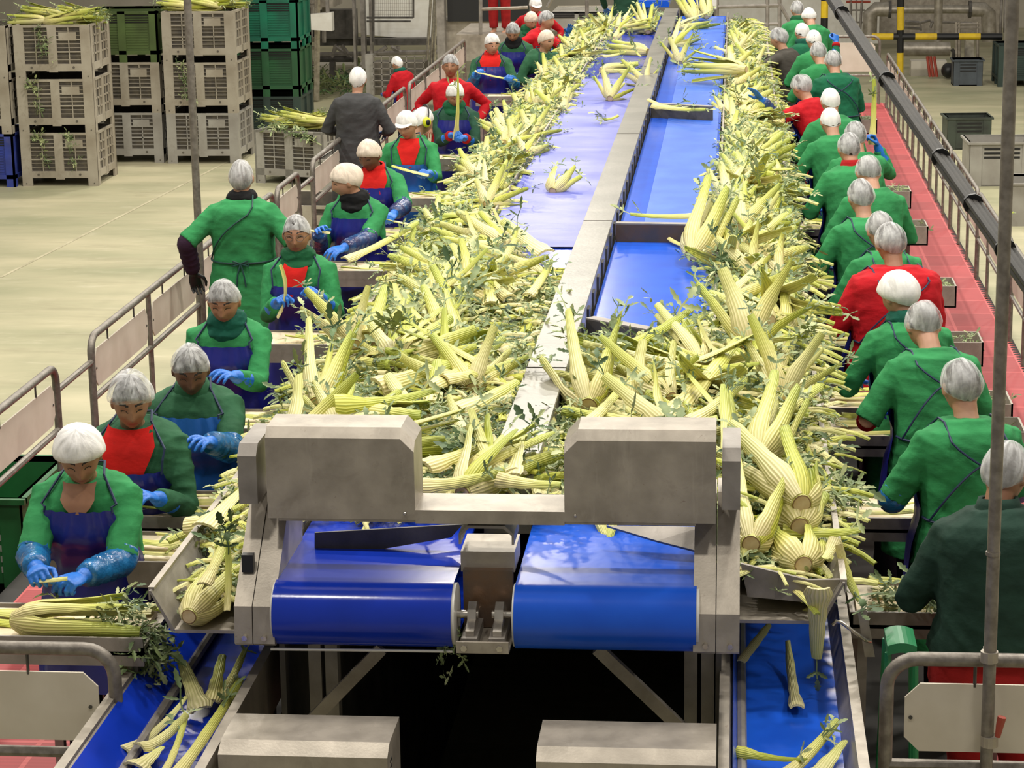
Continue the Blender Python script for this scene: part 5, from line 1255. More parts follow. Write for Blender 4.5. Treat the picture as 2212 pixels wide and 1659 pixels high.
w('p', 'person in red trousers standing on the end platform, cut off by the top edge', (1075, -150), yaw=PI * 0.95, lean=0, nod=0, coat='coat_red', trousers='trousers_red', cap='net_clear', lod=2, head_y=34.6, s=1.0, hem=0.80)
w('q', 'person in navy trousers at the top edge beside the head of the left belt', (1352, -70), yaw=0, lean=0, nod=0, coat='coat_forest', trousers='apron_navy', cap='net_clear', lod=2, head_y=33.5)
# others on the left
w('r', 'person in green coat tied at the back, standing idle with arms hanging', (521, 385), yaw=0.06, lean=-0.04, nod=-0.05, coat='coat_green', sleeve='short', straps='wrap', tie=True, strap='strap_green', il=('l', -0.34, -0.02, 0.92), ir=('l', 0.33, 0.06, 0.98), over='sleeve_plum', glove=('glove_dark', 'glove_black'), cap='net_clear', puff=0.010, hair='hair_grey', wide=1.18, hem=0.42, lod=1, scarf='scarf_black', fem=0, head_y=14.6)
w('s', 'person in long grey coat with paler shoulders, seen from behind at the left guard rail', (773, 172), yaw=-0.1, lean=0.06, nod=0.0, coat='coat_grey', il=('l', -0.2, 0.25, 1.02), ir=('l', 0.2, 0.25, 1.02), cap='net_white', puff=0.008, hair='hair_grey', wide=1.15, hem=0.42, glove='glove_dark', lod=1, fem=0)
w('t', 'small distant person in red with a green scarf, beyond the left guard rail', (858, 138), yaw=0.9, zf=0.0, lean=0.25, nod=0.2, coat='coat_red', apron='apron_navy', scarf='scarf_teal', cap='net_white', puff=0.008, lod=2, straps='none')
# ------------------------------------------------------------------ the workers seen from behind, right of the belts
def b(key, label, head, **k):
    k.setdefault('yaw', 0.25); k.setdefault('nod', 0.35); k.setdefault('lean', 0.16); k.setdefault('straps', 'back'); k.setdefault('apron', 'apron_navy'); k.setdefault('coat', 'coat_green'); k.setdefault('cap', 'net_clear')
    k.setdefault('lod', 1); k.setdefault('il', ('l', -0.20, 0.30, 1.05)); k.setdefault('ir', ('l', 0.14, 0.34, 1.05)); k.setdefault('hem', 0.45); k.setdefault('fem', 0.0)
    return w(key, label, head, **k)
b('A', 'large person in dark green sweater seen from behind at bottom right, behind the thin pole', (2172, 1025), coat='sweater_dark', apron=None, straps='none', wide=1.34, lean=0.14, nod=0.30, turn=-0.65, yaw=0.15, skin='skin_tan', trousers='trousers_red', hem=0.90, lod=0, puff=0.016, glove='glove_dark', cap='net_clear', collar='sweater_dark', il=('l', -0.16, 0.30, 1.10), dz=-0.02, hair='hair_grey')
b('B', 'person in green coat with crossed straps and a waist tie, left of the thin pole', (2077, 838), wide=1.12, nod=0.30, lean=0.10, over='oversleeve', sleeve='short', puff=0.014, bun=0.015, lod=0, hem=0.40, tie=False)
b('C', 'person with bare neck and tall pleated net, green coat with crossed straps', (1995, 706), nod=0.55, lean=0.22, puff=0.014, bun=0.028, skin='skin_light', lod=0, cuff='cuff_red', sleeve='short', wide=1.08)
b('D', 'person in wide white cover and teal scarf, before the big red sweater', (1942, 640), nod=0.25, lean=0.15, cap='net_white', puff=0.024, bun=0.01, scarf='scarf_teal', lod=0, turn=0.4, wide=1.0)
b('E', 'large person in red sweater with crossed navy straps, seen from behind', (1924, 528), coat='coat_red', wide=1.42, lean=0.10, nod=0.30, puff=0.016, bun=0.01, lod=0, trousers='trousers_red', skin='skin_tan', over=None, strap='strap_navy')
b('F', 'person in green coat half hidden behind the big red sweater, grey net', (1902, 500), nod=0.4, lean=0.15, puff=0.012, bun=0.015, head_y=13.5, tie=False)
b('G', 'person in green coat with one crossed strap, dark hair under a clear net', (1860, 428), nod=0.30, lean=0.12, puff=0.012, bun=0.012, sleeve='short', glove='glove_dark')
b('H', 'person in green coat, grey net, just behind the clear-netted worker with dark hair', (1876, 375), nod=0.5, lean=0.2, puff=0.013, bun=0.02, cuff='cuff_red', straps='none', head_y=15.1)
b('I', 'person in green coat with a red collar showing, in the middle of the right row', (1834, 322), nod=0.3, lean=0.12, puff=0.010, bun=0.016, collar='cuff_red', straps='none', cuff='cuff_red', wide=1.12)
b('J', 'person raising a blue glove with a pale stalk over the red mat', (1848, 296), nod=0.3, lean=0.1, puff=0.012, bun=0.01, straps='none', ir=(1895, 315, 0.15), irk='grip', head_y=17.3, cuff=None)
b('K', 'person in smooth white cover and green coat, in front of another white cover', (1794, 264), nod=0.4, lean=0.18, cap='net_white', puff=0.008, straps='none', pleat=False)
b('L', 'person in smooth white cover directly behind another, beside the reaching red worker', (1794, 220), nod=0.3, lean=0.15, cap='net_white', puff=0.008, straps='none', pleat=False, head_y=19.1)
b('M', 'person in red reaching left over the heap with a long blue glove', (1732, 190), yaw=0.75, coat='coat_red', sleeve='short', over='oversleeve_dark', nod=0.2, lean=0.36, puff=0.016, bun=0.02, straps='none', il=(1645, 215, -0.5), ilk='flat', fem=0)
b('N', 'person in dark teal coat with crossed straps, broad back, far up the right row', (1800, 135), coat='coat_teal', nod=0.35, lean=0.15, wide=1.2, puff=0.014, bun=0.012)
b('O', 'person in green coat and clear net, left of the broad teal back', (1768, 116), nod=0.4, lean=0.16, puff=0.012, bun=0.01, lod=2, straps='none', head_y=23.3)
b('P', 'person in brown-grey coat reaching over the heap, seen from the side', (1682, 84), yaw=1.05, coat='coat_brown', apron=None, straps='none', nod=0.1, lean=0.24, puff=0.014, bun=0.02, il=(1588, 150, -0.5), ilk='flat', ir=(1600, 122, -0.2), irk='flat', skin='skin_light', face=False)
b('Q', 'person in white cover and green coat, between the brown coat and the far posts', (1758, 88), nod=0.4, cap='net_white', puff=0.008, straps='none', lod=2, head_y=24.6)
b('R', 'person in white cover and teal scarf, far up the right row, glove raised', (1733, 72), nod=0.4, cap='net_white', puff=0.008, straps='none', scarf='scarf_teal', coat='coat_teal', lod=2, ir=(1806, 92, 0.2), irk='grip', head_y=25.6, cuff='cuff_red')
b('S', 'person with pinkish white cover bent low, second from the head of the right row', (1748, 38), nod=0.6, cap='net_white', puff=0.014, straps='none', lod=2, head_y=27.6)
b('T', 'person in grey net and green coat, farthest up the right row', (1722, 22), nod=0.2, puff=0.012, straps='none', lod=2, head_y=29.4, scarf='scarf_green')
# ================================================================== celery
def stalk(mb, pts, nrm, ws, dp, m, nx=9, v0=0.0, th=0.35):
    """ribbed, trough-shaped stalk along pts; nrm points to its rounded outer side"""
    n = len(pts); rings_ = []; k2 = nx // 2
    for i in range(n):
        t = (pts[min(i + 1, n - 1)] - pts[max(i - 1, 0)]).normalized()
        nn = nrm[i] if isinstance(nrm, list) else nrm
        nn = (nn - t * nn.dot(t)).normalized(); s = t.cross(nn); w, d = ws[i] / 2, dp[i]; r = []
        for j in range(nx):
            a = (j / (nx - 1) * 2 - 1); rib = 1 + (0.07 if j % 2 else -0.03)
            lip = abs(a) ** 6 * 0.16 * math.sin(i * 2.1 + 3 * a)
            r.append(pts[i] + s * (w * (math.sin(a * 1.45) / 0.993 + math.copysign(lip, a) * 0.6)) + nn * (d * (math.cos(a * 1.45) - 0.15) * rib + w * lip * 0.5))
        for j in range(k2 + 1):
            a = 1 - 2 * j / k2
            r.append(pts[i] + s * (w * 0.82 * math.sin(a * 1.3)) + nn * (d * (math.cos(a * 1.3) - 0.15) - d * th * (0.25 + 0.75 * math.cos(a * 1.3)) - 0.0015))
        rings_.append(r)
    k = len(rings_[0]); vs = [p for r in rings_ for p in r]
    fs = [(i * k + j, i * k + (j + 1) % k, (i + 1) * k + (j + 1) % k, (i + 1) * k + j) for i in range(n - 1) for j in range(k)]
    fs += [tuple(range(k))[::-1], tuple((n - 1) * k + j for j in range(k))]
    uv = [(v0 + (1 - v0) * i / (n - 1), (j / (nx - 1)) if j < nx else 1 - (j - nx) / k2 * 0.5) for i in range(n) for j in range(k)]
    mb.add(vs, fs, m, uv)
def leaf(mb, p, d, up, L, m, rng, lobes=3):
    """toothed celery leaf: thin stem and leaflets, each folded along its rib"""
    d = d.normalized(); up = (up - d * up.dot(d)).normalized(); s = d.cross(up)
    c = rng.uniform(-0.9, 0.9); st = []
    for i in range(4):
        q = i / 3; st.append(p + d * (L * 0.62 * q) + up * (L * 0.25 * c * q * q) + s * (L * 0.1 * rng.uniform(-1, 1) * q))
    w = L * 0.022
    vs = [x + s * w * a for x in st for a in (-1, 1)]
    mb.add(vs, [(2 * i, 2 * i + 1, 2 * i + 3, 2 * i + 2) for i in range(3)], m)
    ends = [(st[3], d, 1.0)] + [(st[2 - (k // 2)], (d * 0.5 + s * (1 if k % 2 else -1)).normalized(), 0.8) for k in range(lobes - 1)]
    for o, dd, f in ends:
        dd = (dd + up * rng.uniform(-0.7, 0.5)).normalized(); l = L * 0.46 * f * rng.uniform(0.75, 1.25); b = l * rng.uniform(0.14, 0.27)
        ss = dd.cross(up).normalized(); uu = ss.cross(dd); fold_ = rng.uniform(0.1, 0.6) * b; tip = rng.uniform(-0.4, 0.4) * l
        pr = [(0.0, 0.02), (0.22, 0.75), (0.34, 0.5), (0.48, 1.0), (0.60, 0.62), (0.78, 0.70), (1.0, 0.0)]
        mid = [o + dd * (l * q) + uu * (tip * q * q) for q, _ in pr]
        lf = [mid[i] - ss * (b * pr[i][1]) + uu * (fold_ * pr[i][1]) for i in range(7)]; rt = [mid[i] + ss * (b * pr[i][1]) + uu * (fold_ * pr[i][1]) for i in range(7)]
        vs = mid + lf + rt; fs = []
        for i in range(6): fs += [(i, i + 1, 8 + i, 7 + i), (i + 1, i, 14 + i, 15 + i)]
        mb.add(vs, fs, m)
LEAFM = ('celery_leaf', 'celery_leaf', 'celery_leaf', 'celery_leaf_pale', 'celery_leaf_pale', 'celery_leaf_dark')
def bunch_parts(kind, seed):
    """list of (part name, MB); axis +y, cut base at the origin, lying on -z"""
    rng = random.Random(seed); parts = []
    n, spread, Lr, flat = {'tight': (9, 0.10, (0.36, 0.50), 0.8), 'fan': (9, 0.42, (0.30, 0.50), 0.62), 'star': (9, 0.85, (0.26, 0.42), 0.7), 'short': (8, 0.22, (0.20, 0.30), 0.85), 'long': (8, 0.20, (0.48, 0.62), 0.7)}[kind]
    lv = MB()
    for i in range(n):
        inner = i >= 6; ph = 2 * PI * (i / 6 if not inner else (i - 6) / max(1, n - 6)) + rng.uniform(-0.35, 0.35)
        rad = 1.0 if not inner else 0.45; L = rng.uniform(*Lr) * (1 if not inner else 0.9); sp = spread * rng.uniform(0.5, 1.25) * (1 if not inner else 0.45)
        o = Vector((math.cos(ph), 0, math.sin(ph))); bend = rng.uniform(-0.25, 0.35); sw = Vector((rng.uniform(-1, 1), 0, rng.uniform(-1, 1))) * 0.05
        pts = []
        for k in range(9):
            q = k / 8; a = sp * min(1, q * 2.2) + bend * q * 0.35; pts.append(Vector((0, 0, 0)) if k == 0 else pts[-1] + (Vector((0, 1, 0)) * math.cos(a) + o * math.sin(a)).normalized() * (L / 8) + sw * (q * q * L / 8))
        pts = [o * rad * ((0.020, 0.046, 0.056, 0.056, 0.054, 0.05, 0.05, 0.05, 0.05)[k]) + Vector((p.x, p.y, p.z * flat)) for k, p in enumerate(pts)]
        w = rng.uniform(0.046, 0.066) * (1 if not inner else 0.7)
        jit = [rng.uniform(0.9, 1.12) for _ in range(9)]; ws = [w * f * j for f, j in zip((0.75, 1.22, 1.18, 1.02, 0.92, 0.84, 0.78, 0.72, 0.58), jit)]; dp = [w * f for f in (0.30, 0.42, 0.40, 0.36, 0.34, 0.31, 0.29, 0.27, 0.20)]; tw = rng.uniform(-0.9, 0.9)
        nr = [Matrix.Rotation(tw * (k / 8) ** 2, 3, 'Y') @ o for k in range(9)]
        mb = MB(); stalk(mb, pts, nr, ws, dp, rng.choice(('celery_stalk', 'celery_stalk', 'celery_stalk', 'celery_pale', 'celery_lime')) if not inner else 'celery_pale'); parts.append(('stalk', mb))
        d = (pts[-1] - pts[-2]).normalized()
        for _ in range(rng.randint(1, 4)):
            leaf(lv, pts[rng.choice((6, 7, 8, 8))], d + Vector((rng.uniform(-.9, .9), rng.uniform(-.3, .6), rng.uniform(-.7, .7))), Vector((rng.uniform(-.5, .5), 0.2, 1)), rng.uniform(0.06, 0.125), rng.choice(LEAFM), rng)
    parts.append(('leaves', lv))
    mb = MB(); m_ = 16; r1 = 0.029; yb = -0.010
    ring = lambda r, y: [Vector((r * math.cos(a) * (1 + 0.04 * math.sin(3 * a + seed)), y, r * math.sin(a))) for a in np.linspace(0, 2 * PI, m_, endpoint=False)]
    mb.rings([ring(0.045, 0.06), ring(0.044, 0.03), ring(0.034, 0.006), ring(r1, yb)], 'celery_pale', False, True)
    mb.rings([ring(r1, yb), ring(r1 * 0.86, yb - 0.002)], 'celery_cut_rim', False)
    mb.add(ring(r1 * 0.86, yb - 0.002), [tuple(range(m_))], 'celery_cut'); parts.append(('cut_base', mb))
    return parts
BPROTO, BONE = {}, {}
KINDS = [('tight', 1), ('fan', 2), ('star', 3), ('fan', 4), ('short', 5), ('long', 6), ('star', 7), ('tight', 8)]
def smooth_me(me):
    me.polygons.foreach_set('use_smooth', [True] * len(me.polygons)); smooth_by_angle(me, 0.9); return me
for kd in KINDS:
    ps = bunch_parts(*kd); BPROTO[kd] = [(nm, smooth_me(mb.mesh(nm))) for nm, mb in ps]
    one = MB()
    for nm, mb in ps:
        for f, m, u in zip(mb.f, mb.m, mb.uv): pass
        o = len(one.v); one.v.extend(mb.v)
        for f, m, u in zip(mb.f, mb.m, mb.uv): one.f.append(tuple(a + o for a in f)); one.m.append(one.mi(mb.names[m])); one.uv.append(u)
    BONE[kd] = smooth_me(one.mesh('celery'))
def frame(y, up):
    y = y.normalized(); z = (up - y * up.dot(y))
    if z.length < 1e-4: z = y.orthogonal()
    z.normalize(); return Matrix((y.cross(z), y, z)).transposed()
def celery_plant(kd, p, d, up, sc, label, group=None, full=True):
    M = Matrix.Translation(p) @ frame(d, up).to_4x4() @ Matrix.Diagonal((*((sc,) * 3), 1))
    if full:
        r = bpy.data.objects.new('celery', None); COL.objects.link(r); r.empty_display_size = 0.05
        for nm, me in BPROTO[kd]:
            o = bpy.data.objects.new(nm, me); COL.objects.link(o); o.parent = r
            if nm == 'cut_base': o['label'] = 'round cut base with a brown rim'
    else:
        r = bpy.data.objects.new('celery', BONE[kd]); COL.objects.link(r)
    r.matrix_world = M
    return tag(r, label, 'celery', group)
def stalk_mesh(kind, seed):
    rng = random.Random(seed); mb = MB()
    L, w, bend, m, base, leaves = {'long': (0.52, 0.042, 0.10, 'celery_stalk', 1, 3), 'wide': (0.40, 0.062, 0.06, 'celery_stalk', 1, 0), 'lime': (0.50, 0.050, 0.16, 'celery_lime', 1, 1), 'thin': (0.45, 0.024, 0.2, 'celery_stalk', 0, 3), 'cut': (0.26, 0.045, 0.04, 'celery_pale', 0, 0),
        'leafy': (0.36, 0.028, 0.15, 'celery_lime', 0, 7), 'curved': (0.40, 0.046, 0.40, 'celery_pale', 1, 0), 'open': (0.34, 0.070, 0.05, 'celery_pale', 1, 1)}[kind]
    pts, a, p = [Vector((0, 0, 0))], 0.0, Vector((0, 0, 0)); sw = rng.uniform(-0.05, 0.05)
    for k in range(10):
        a = bend * (k / 9 * 2 - 0.6); p = p + Vector((sw * k / 9, math.cos(a), math.sin(a))) * (L / 10); pts.append(p)
    f = [1.45, 1.5, 1.30, 1.10, 1.0, .95, .90, .86, .80, .74, .60] if base else [1.0, 1.0, 1, 1, .98, .96, .94, .90, .86, .80, .66]
    f = [q * rng.uniform(0.9, 1.1) for q in f]; tw = rng.uniform(-1.0, 1.0)
    stalk(mb, pts, [Matrix.Rotation(tw * (k / 10) ** 1.5, 3, 'Y') @ Vector((0, 0, 1)) for k in range(11)], [w * q for q in f], [w * q * (0.24 if kind == 'open' else 0.32) for q in f], m, 11)
    d = pts[-1] - pts[-2]
    for _ in range(leaves):
        leaf(mb, pts[rng.choice((7, 8, 9, 10, 10))], d.normalized() + Vector((rng.uniform(-.8, .8), rng.uniform(-.2, .5), rng.uniform(-.3, .7))), Vector((0, .2, 1)), rng.uniform(0.10, 0.17), rng.choice(LEAFM), rng)
    return smooth_me(mb.mesh('celery_stalk'))
SKIND = ['long', 'wide', 'lime', 'thin', 'cut', 'leafy', 'curved', 'open']
SME = {(k, s): stalk_mesh(k, 31 * i + s) for i, k in enumerate(SKIND) for s in (1, 2)}
SLEN = {'long': .52, 'wide': .40, 'lime': .50, 'thin': .45, 'cut': .26, 'leafy': .36, 'curved': .40, 'open': .34}
def celery_stalk(kind, p, d, up, sc, label, group=None, s=1):
    o = bpy.data.objects.new('celery_stalk', SME[(kind, s)]); COL.objects.link(o)
    o.matrix_world = Matrix.Translation(p) @ frame(d, up).to_4x4() @ Matrix.Diagonal((*((sc,) * 3), 1) if not isinstance(sc, tuple) else (*sc, 1))
    return tag(o, label, 'celery', group)
def solve(A, px, L, z0):
    """point on the line of sight of px that lies L away from A and not below z0"""
    d = ray(*px).normalized(); oc = CAMPOS - A; b_ = d.dot(oc); c = oc.dot(oc) - L * L; D = b_ * b_ - c
    if D < 0: return CAMPOS + d * (-b_)
    c1, c2 = CAMPOS + d * (-b_ + math.sqrt(D)), CAMPOS + d * (-b_ - math.sqrt(D))
    return c1 if c1.z >= z0 else c2
# ---- lie of the heaps
def nz(x, y, f=5.0, k=0.0): return mnoise.noise(Vector((x * f, y * f, k)))
def left_edge(y):                                   # how far the heap reaches over the left belt
    if y < 12.3: return -0.925
    if y < 14.4: return -0.925 - (y - 12.3) / 2.1 * 0.55
    return -1.47 + 0.05 * nz(3, y, 1.3)
def HL(x, y):
    e = left_edge(y); t = (x + 2.03) / (e + 2.03)
    top = 2.70 if y < 12.3 else 2.64
    z = 2.44 + (top - 2.44) * max(0, min(1, t * 2.1)) ** 0.8
    if t > 0.85 and y > 12.3: z -= (t - 0.85) / 0.15 * 0.06
    if y < 8.6 and x < -1.5: z -= (8.6 - y) * 0.14
    return z - 0.05 + 0.03 * nz(x, y, 4, 1) + 0.015 * nz(x, y, 11, 2)
def right_edge(y):
    if y < 10.3: return -0.70
    if y < 10.9: return -0.70 + (y - 10.3) / 0.6 * 0.55
    return -0.12 + 0.04 * nz(7, y, 1.5)
def HR(x, y):
    e = right_edge(y); t = (x - e) / (0.42 - e)
    top = 2.69 if y < 10.6 else 2.66
    z = 2.46 + (top - 2.46) * max(0, min(1, (1 - t) * 2.1)) ** 0.8
    if t < 0.15 and y > 10.3: z -= (0.15 - t) / 0.15 * 0.05
    if y > 16: z -= min(0.07, (y - 16) * 0.03)
    if y < 8.6 and x > -0.05: z -= (8.6 - y) * 0.16
    return z - 0.055 + 0.03 * nz(x, y, 4, 3) + 0.015 * nz(x, y, 11, 4)
def heap(name, H, rng_x, ys, label, seed, dens):
    """everything too small and tangled to count: one bed of leaves and trimmings"""
    rng = random.Random(seed); mb = MB(); rows_ = []
    for y in ys:
        a, b_ = rng_x(y); rows_.append([Vector((x, y, H(x, y) - 0.02)) for x in np.linspace(a, b_, 14)])
    mb.grid(rows_, 'celery_leaf', False)
    for i in range(len(ys) - 1):
        y0, y1 = ys[i], ys[i + 1]; a, b_ = rng_x((y0 + y1) / 2); n = int(abs(b_ - a) * (y1 - y0) * dens * (1.5 if y0 < 12.6 else 1.1))
        for _ in range(n):
            y = rng.uniform(y0, y1); x = rng.uniform(a - 0.02, b_ + 0.02); p = Vector((x, y, H(x, y) + rng.uniform(-0.02, 0.025)))
            if rng.random() < 0.66:
                leaf(mb, p, Vector((rng.uniform(-1, 1), rng.uniform(-1, 1), rng.uniform(-0.2, 0.35))), Vector((rng.uniform(-.7, .7), rng.uniform(-.9, .3), 1)), rng.uniform(0.06, 0.13), rng.choice(LEAFM), rng, rng.choice((3, 3, 4)))
            else:
                a_ = rng.uniform(0, 6.28); d = Vector((math.cos(a_), math.sin(a_), rng.uniform(-0.1, 0.22))).normalized(); L = rng.uniform(0.08, 0.22); w_ = rng.uniform(0.014, 0.040)
                pts = [p + d * L * q + Vector((0, 0, -0.06 * L * q * q * 4)) for q in (0, 0.33, 0.66, 1)]
                stalk(mb, pts, Vector((rng.uniform(-.5, .5), -0.3, 1)), [w_, w_, w_ * .9, w_ * .8], [w_ * .4] * 4, rng.choice(('celery_stalk', 'celery_pale', 'celery_pale', 'celery_lime')), 5)
    o = mb.build(name, loc=(0, ys[0], 2.5)); return tag(o, label, 'celery trimmings', None, 'stuff')
heap('celery_trimmings', HL, lambda y: (-2.03 if y > 8.2 else -1.95, left_edge(y) if y > 7.84 else -1.62), list(np.arange(7.55, 30.0, 0.12)), 'leaves and trimmings bedding the heap over the left trough and left belt', 5, 640)
heap('celery_trimmings', HR, lambda y: (right_edge(y) if y > 7.84 else 0.05, 0.41 if y > 8.2 else 0.33), list(np.arange(7.72, 30.0, 0.12)), 'leaves and trimmings bedding the heap over the right trough and right belt', 6, 680)
heap('celery_trimmings', lambda x, y: 2.69 - 0.10 * (y - 7.5) + 0.02 * nz(x, y, 9), lambda y: (-0.94, -0.69), list(np.arange(7.8, 8.3, 0.1)), 'trimmings between the guard boxes over the near end of the divider', 8, 560)
# ---- celery picked out one by one in the photo
UP = Vector((0, 0, 1))
def hero(kd, base, tip, z, L, sc, label, up=None, zt=None):
    A = atz(*base, z); B = solve(A, tip, L, z - 0.02 if zt is None else zt)
    return celery_plant(kd, A, B - A, up or Vector((0, -0.6, 1)), sc, label)
def heroD(kd, base, d, z, sc, label):
    return celery_plant(kd, atz(*base, z), Vector(d), Vector((0, -0.2, 1)), sc, label)
def hstalk(kind, p0, p1, z, label, s=1, z1=None, wsc=1.0, up=None):
    A = atz(*p0, z); L = SLEN[kind]
    if z1 is None: B = solve(A, p1, L, z - 0.03)
    else: B = atz(*p1, z1)
    k = (B - A).length / L
    return celery_stalk(kind, A, B - A, up or Vector((0, -0.7, 1)), (wsc, k, wsc), label, None, s)
heroD(('tight', 1), (1497, 548), (0.22, 1, 0.40), 2.66, 1.4, 'big celery head lying base first on the right belt, below the rusty plough plate')
heroD(('star', 3), (1618, 738), (0.0, 1, 0.42), 2.67, 1.3, 'celery head with stalks fanned out like a star, its round cut base towards the camera')
heroD(('star', 7), (1692, 852), (0.05, 1, 0.5), 2.62, 1.1, 'smaller starry celery head on the right heap, beside the black trough edge')
hero(('tight', 1), (1640, 985), (1695, 850), 2.64, 0.55, 1.15, 'long celery head standing behind the right end block of the steel frame')
hero(('fan', 2), (1270, 872), (1262, 715), 2.66, 0.55, 1.25, 'celery head with two tall stalks standing beside the divider behind the right guard box')
heroD(('fan', 4), (1730, 1086), (-0.25, 1, 0.12), 2.57, 1.25, 'celery head with a tan cut base, uppermost of the big bases in the trough')
heroD(('short', 5), (1727, 1136), (-0.12, 1, 0.02), 2.49, 1.2, 'celery head with a round pale base, second of the big bases in the trough')
heroD(('fan', 2), (1622, 1172), (0.02, 1, 0.16), 2.50, 1.15, 'celery head squeezed against the right end block of the steel frame')
heroD(('short', 5), (1735, 1220), (-0.15, 1, -0.08), 2.43, 1.15, 'celery head with a large tan base lowest in the right trough, over the front plate')
hero(('star', 7), (765, 742), (715, 635), 2.66, 0.40, 1.0, 'celery head with a blackened root and spread stalks on the left heap')
hero(('fan', 2), (685, 868), (700, 750), 2.60, 0.45, 1.2, 'celery head fanning upwards at the left edge of the near left heap')
hero(('tight', 1), (410, 1330), (500, 1235), 2.36, 0.42, 0.95, 'celery head lying alone at the open front of the left trough')
hero(('short', 5), (1195, 412), (1225, 372), 2.60, 0.30, 0.95, 'leafy celery clump lying alone on the pale part of the left belt')
hero(('star', 3), (1468, 135), (1465, 85), 2.60, 0.40, 1.0, 'celery head base down on the right belt, behind the reaching blue glove')
hero(('fan', 4), (1455, 98), (1490, 70), 2.60, 0.40, 1.1, 'celery head on the far right belt against the divider')
hero(('fan', 2), (1462, 62), (1530, 48), 2.60, 0.45, 1.1, 'celery head near the head of the right belt, stalks to the right')
hero(('tight', 8), (1500, 40), (1480, 0), 2.66, 0.42, 1.25, 'celery head dropping off the feed conveyor, left one of two')
hero(('tight', 1), (1526, 35), (1520, 0), 2.66, 0.42, 1.25, 'celery head dropping off the feed conveyor, right one of two')
hero(('star', 7), (1395, 180), (1360, 140), 2.62, 0.40, 0.95, 'spread celery head on the far left belt beside the divider')
hero(('star', 3), (1318, 212), (1330, 165), 2.62, 0.40, 1.0, 'spread celery head at the upper end of the pale belt cover')
hero(('fan', 4), (1400, 68), (1400, 25), 2.62, 0.40, 1.1, 'celery head on the left belt near its head, beside the navy plate')
hero(('tight', 8), (1398, 112), (1320, 105), 2.62, 0.50, 1.15, 'celery head lying crosswise on the far left belt')
hero(('long', 6), (1610, 150), (1490, 145), 2.74, 0.60, 1.1, 'celery bundle held over the right belt by the brown coat', zt=2.6)
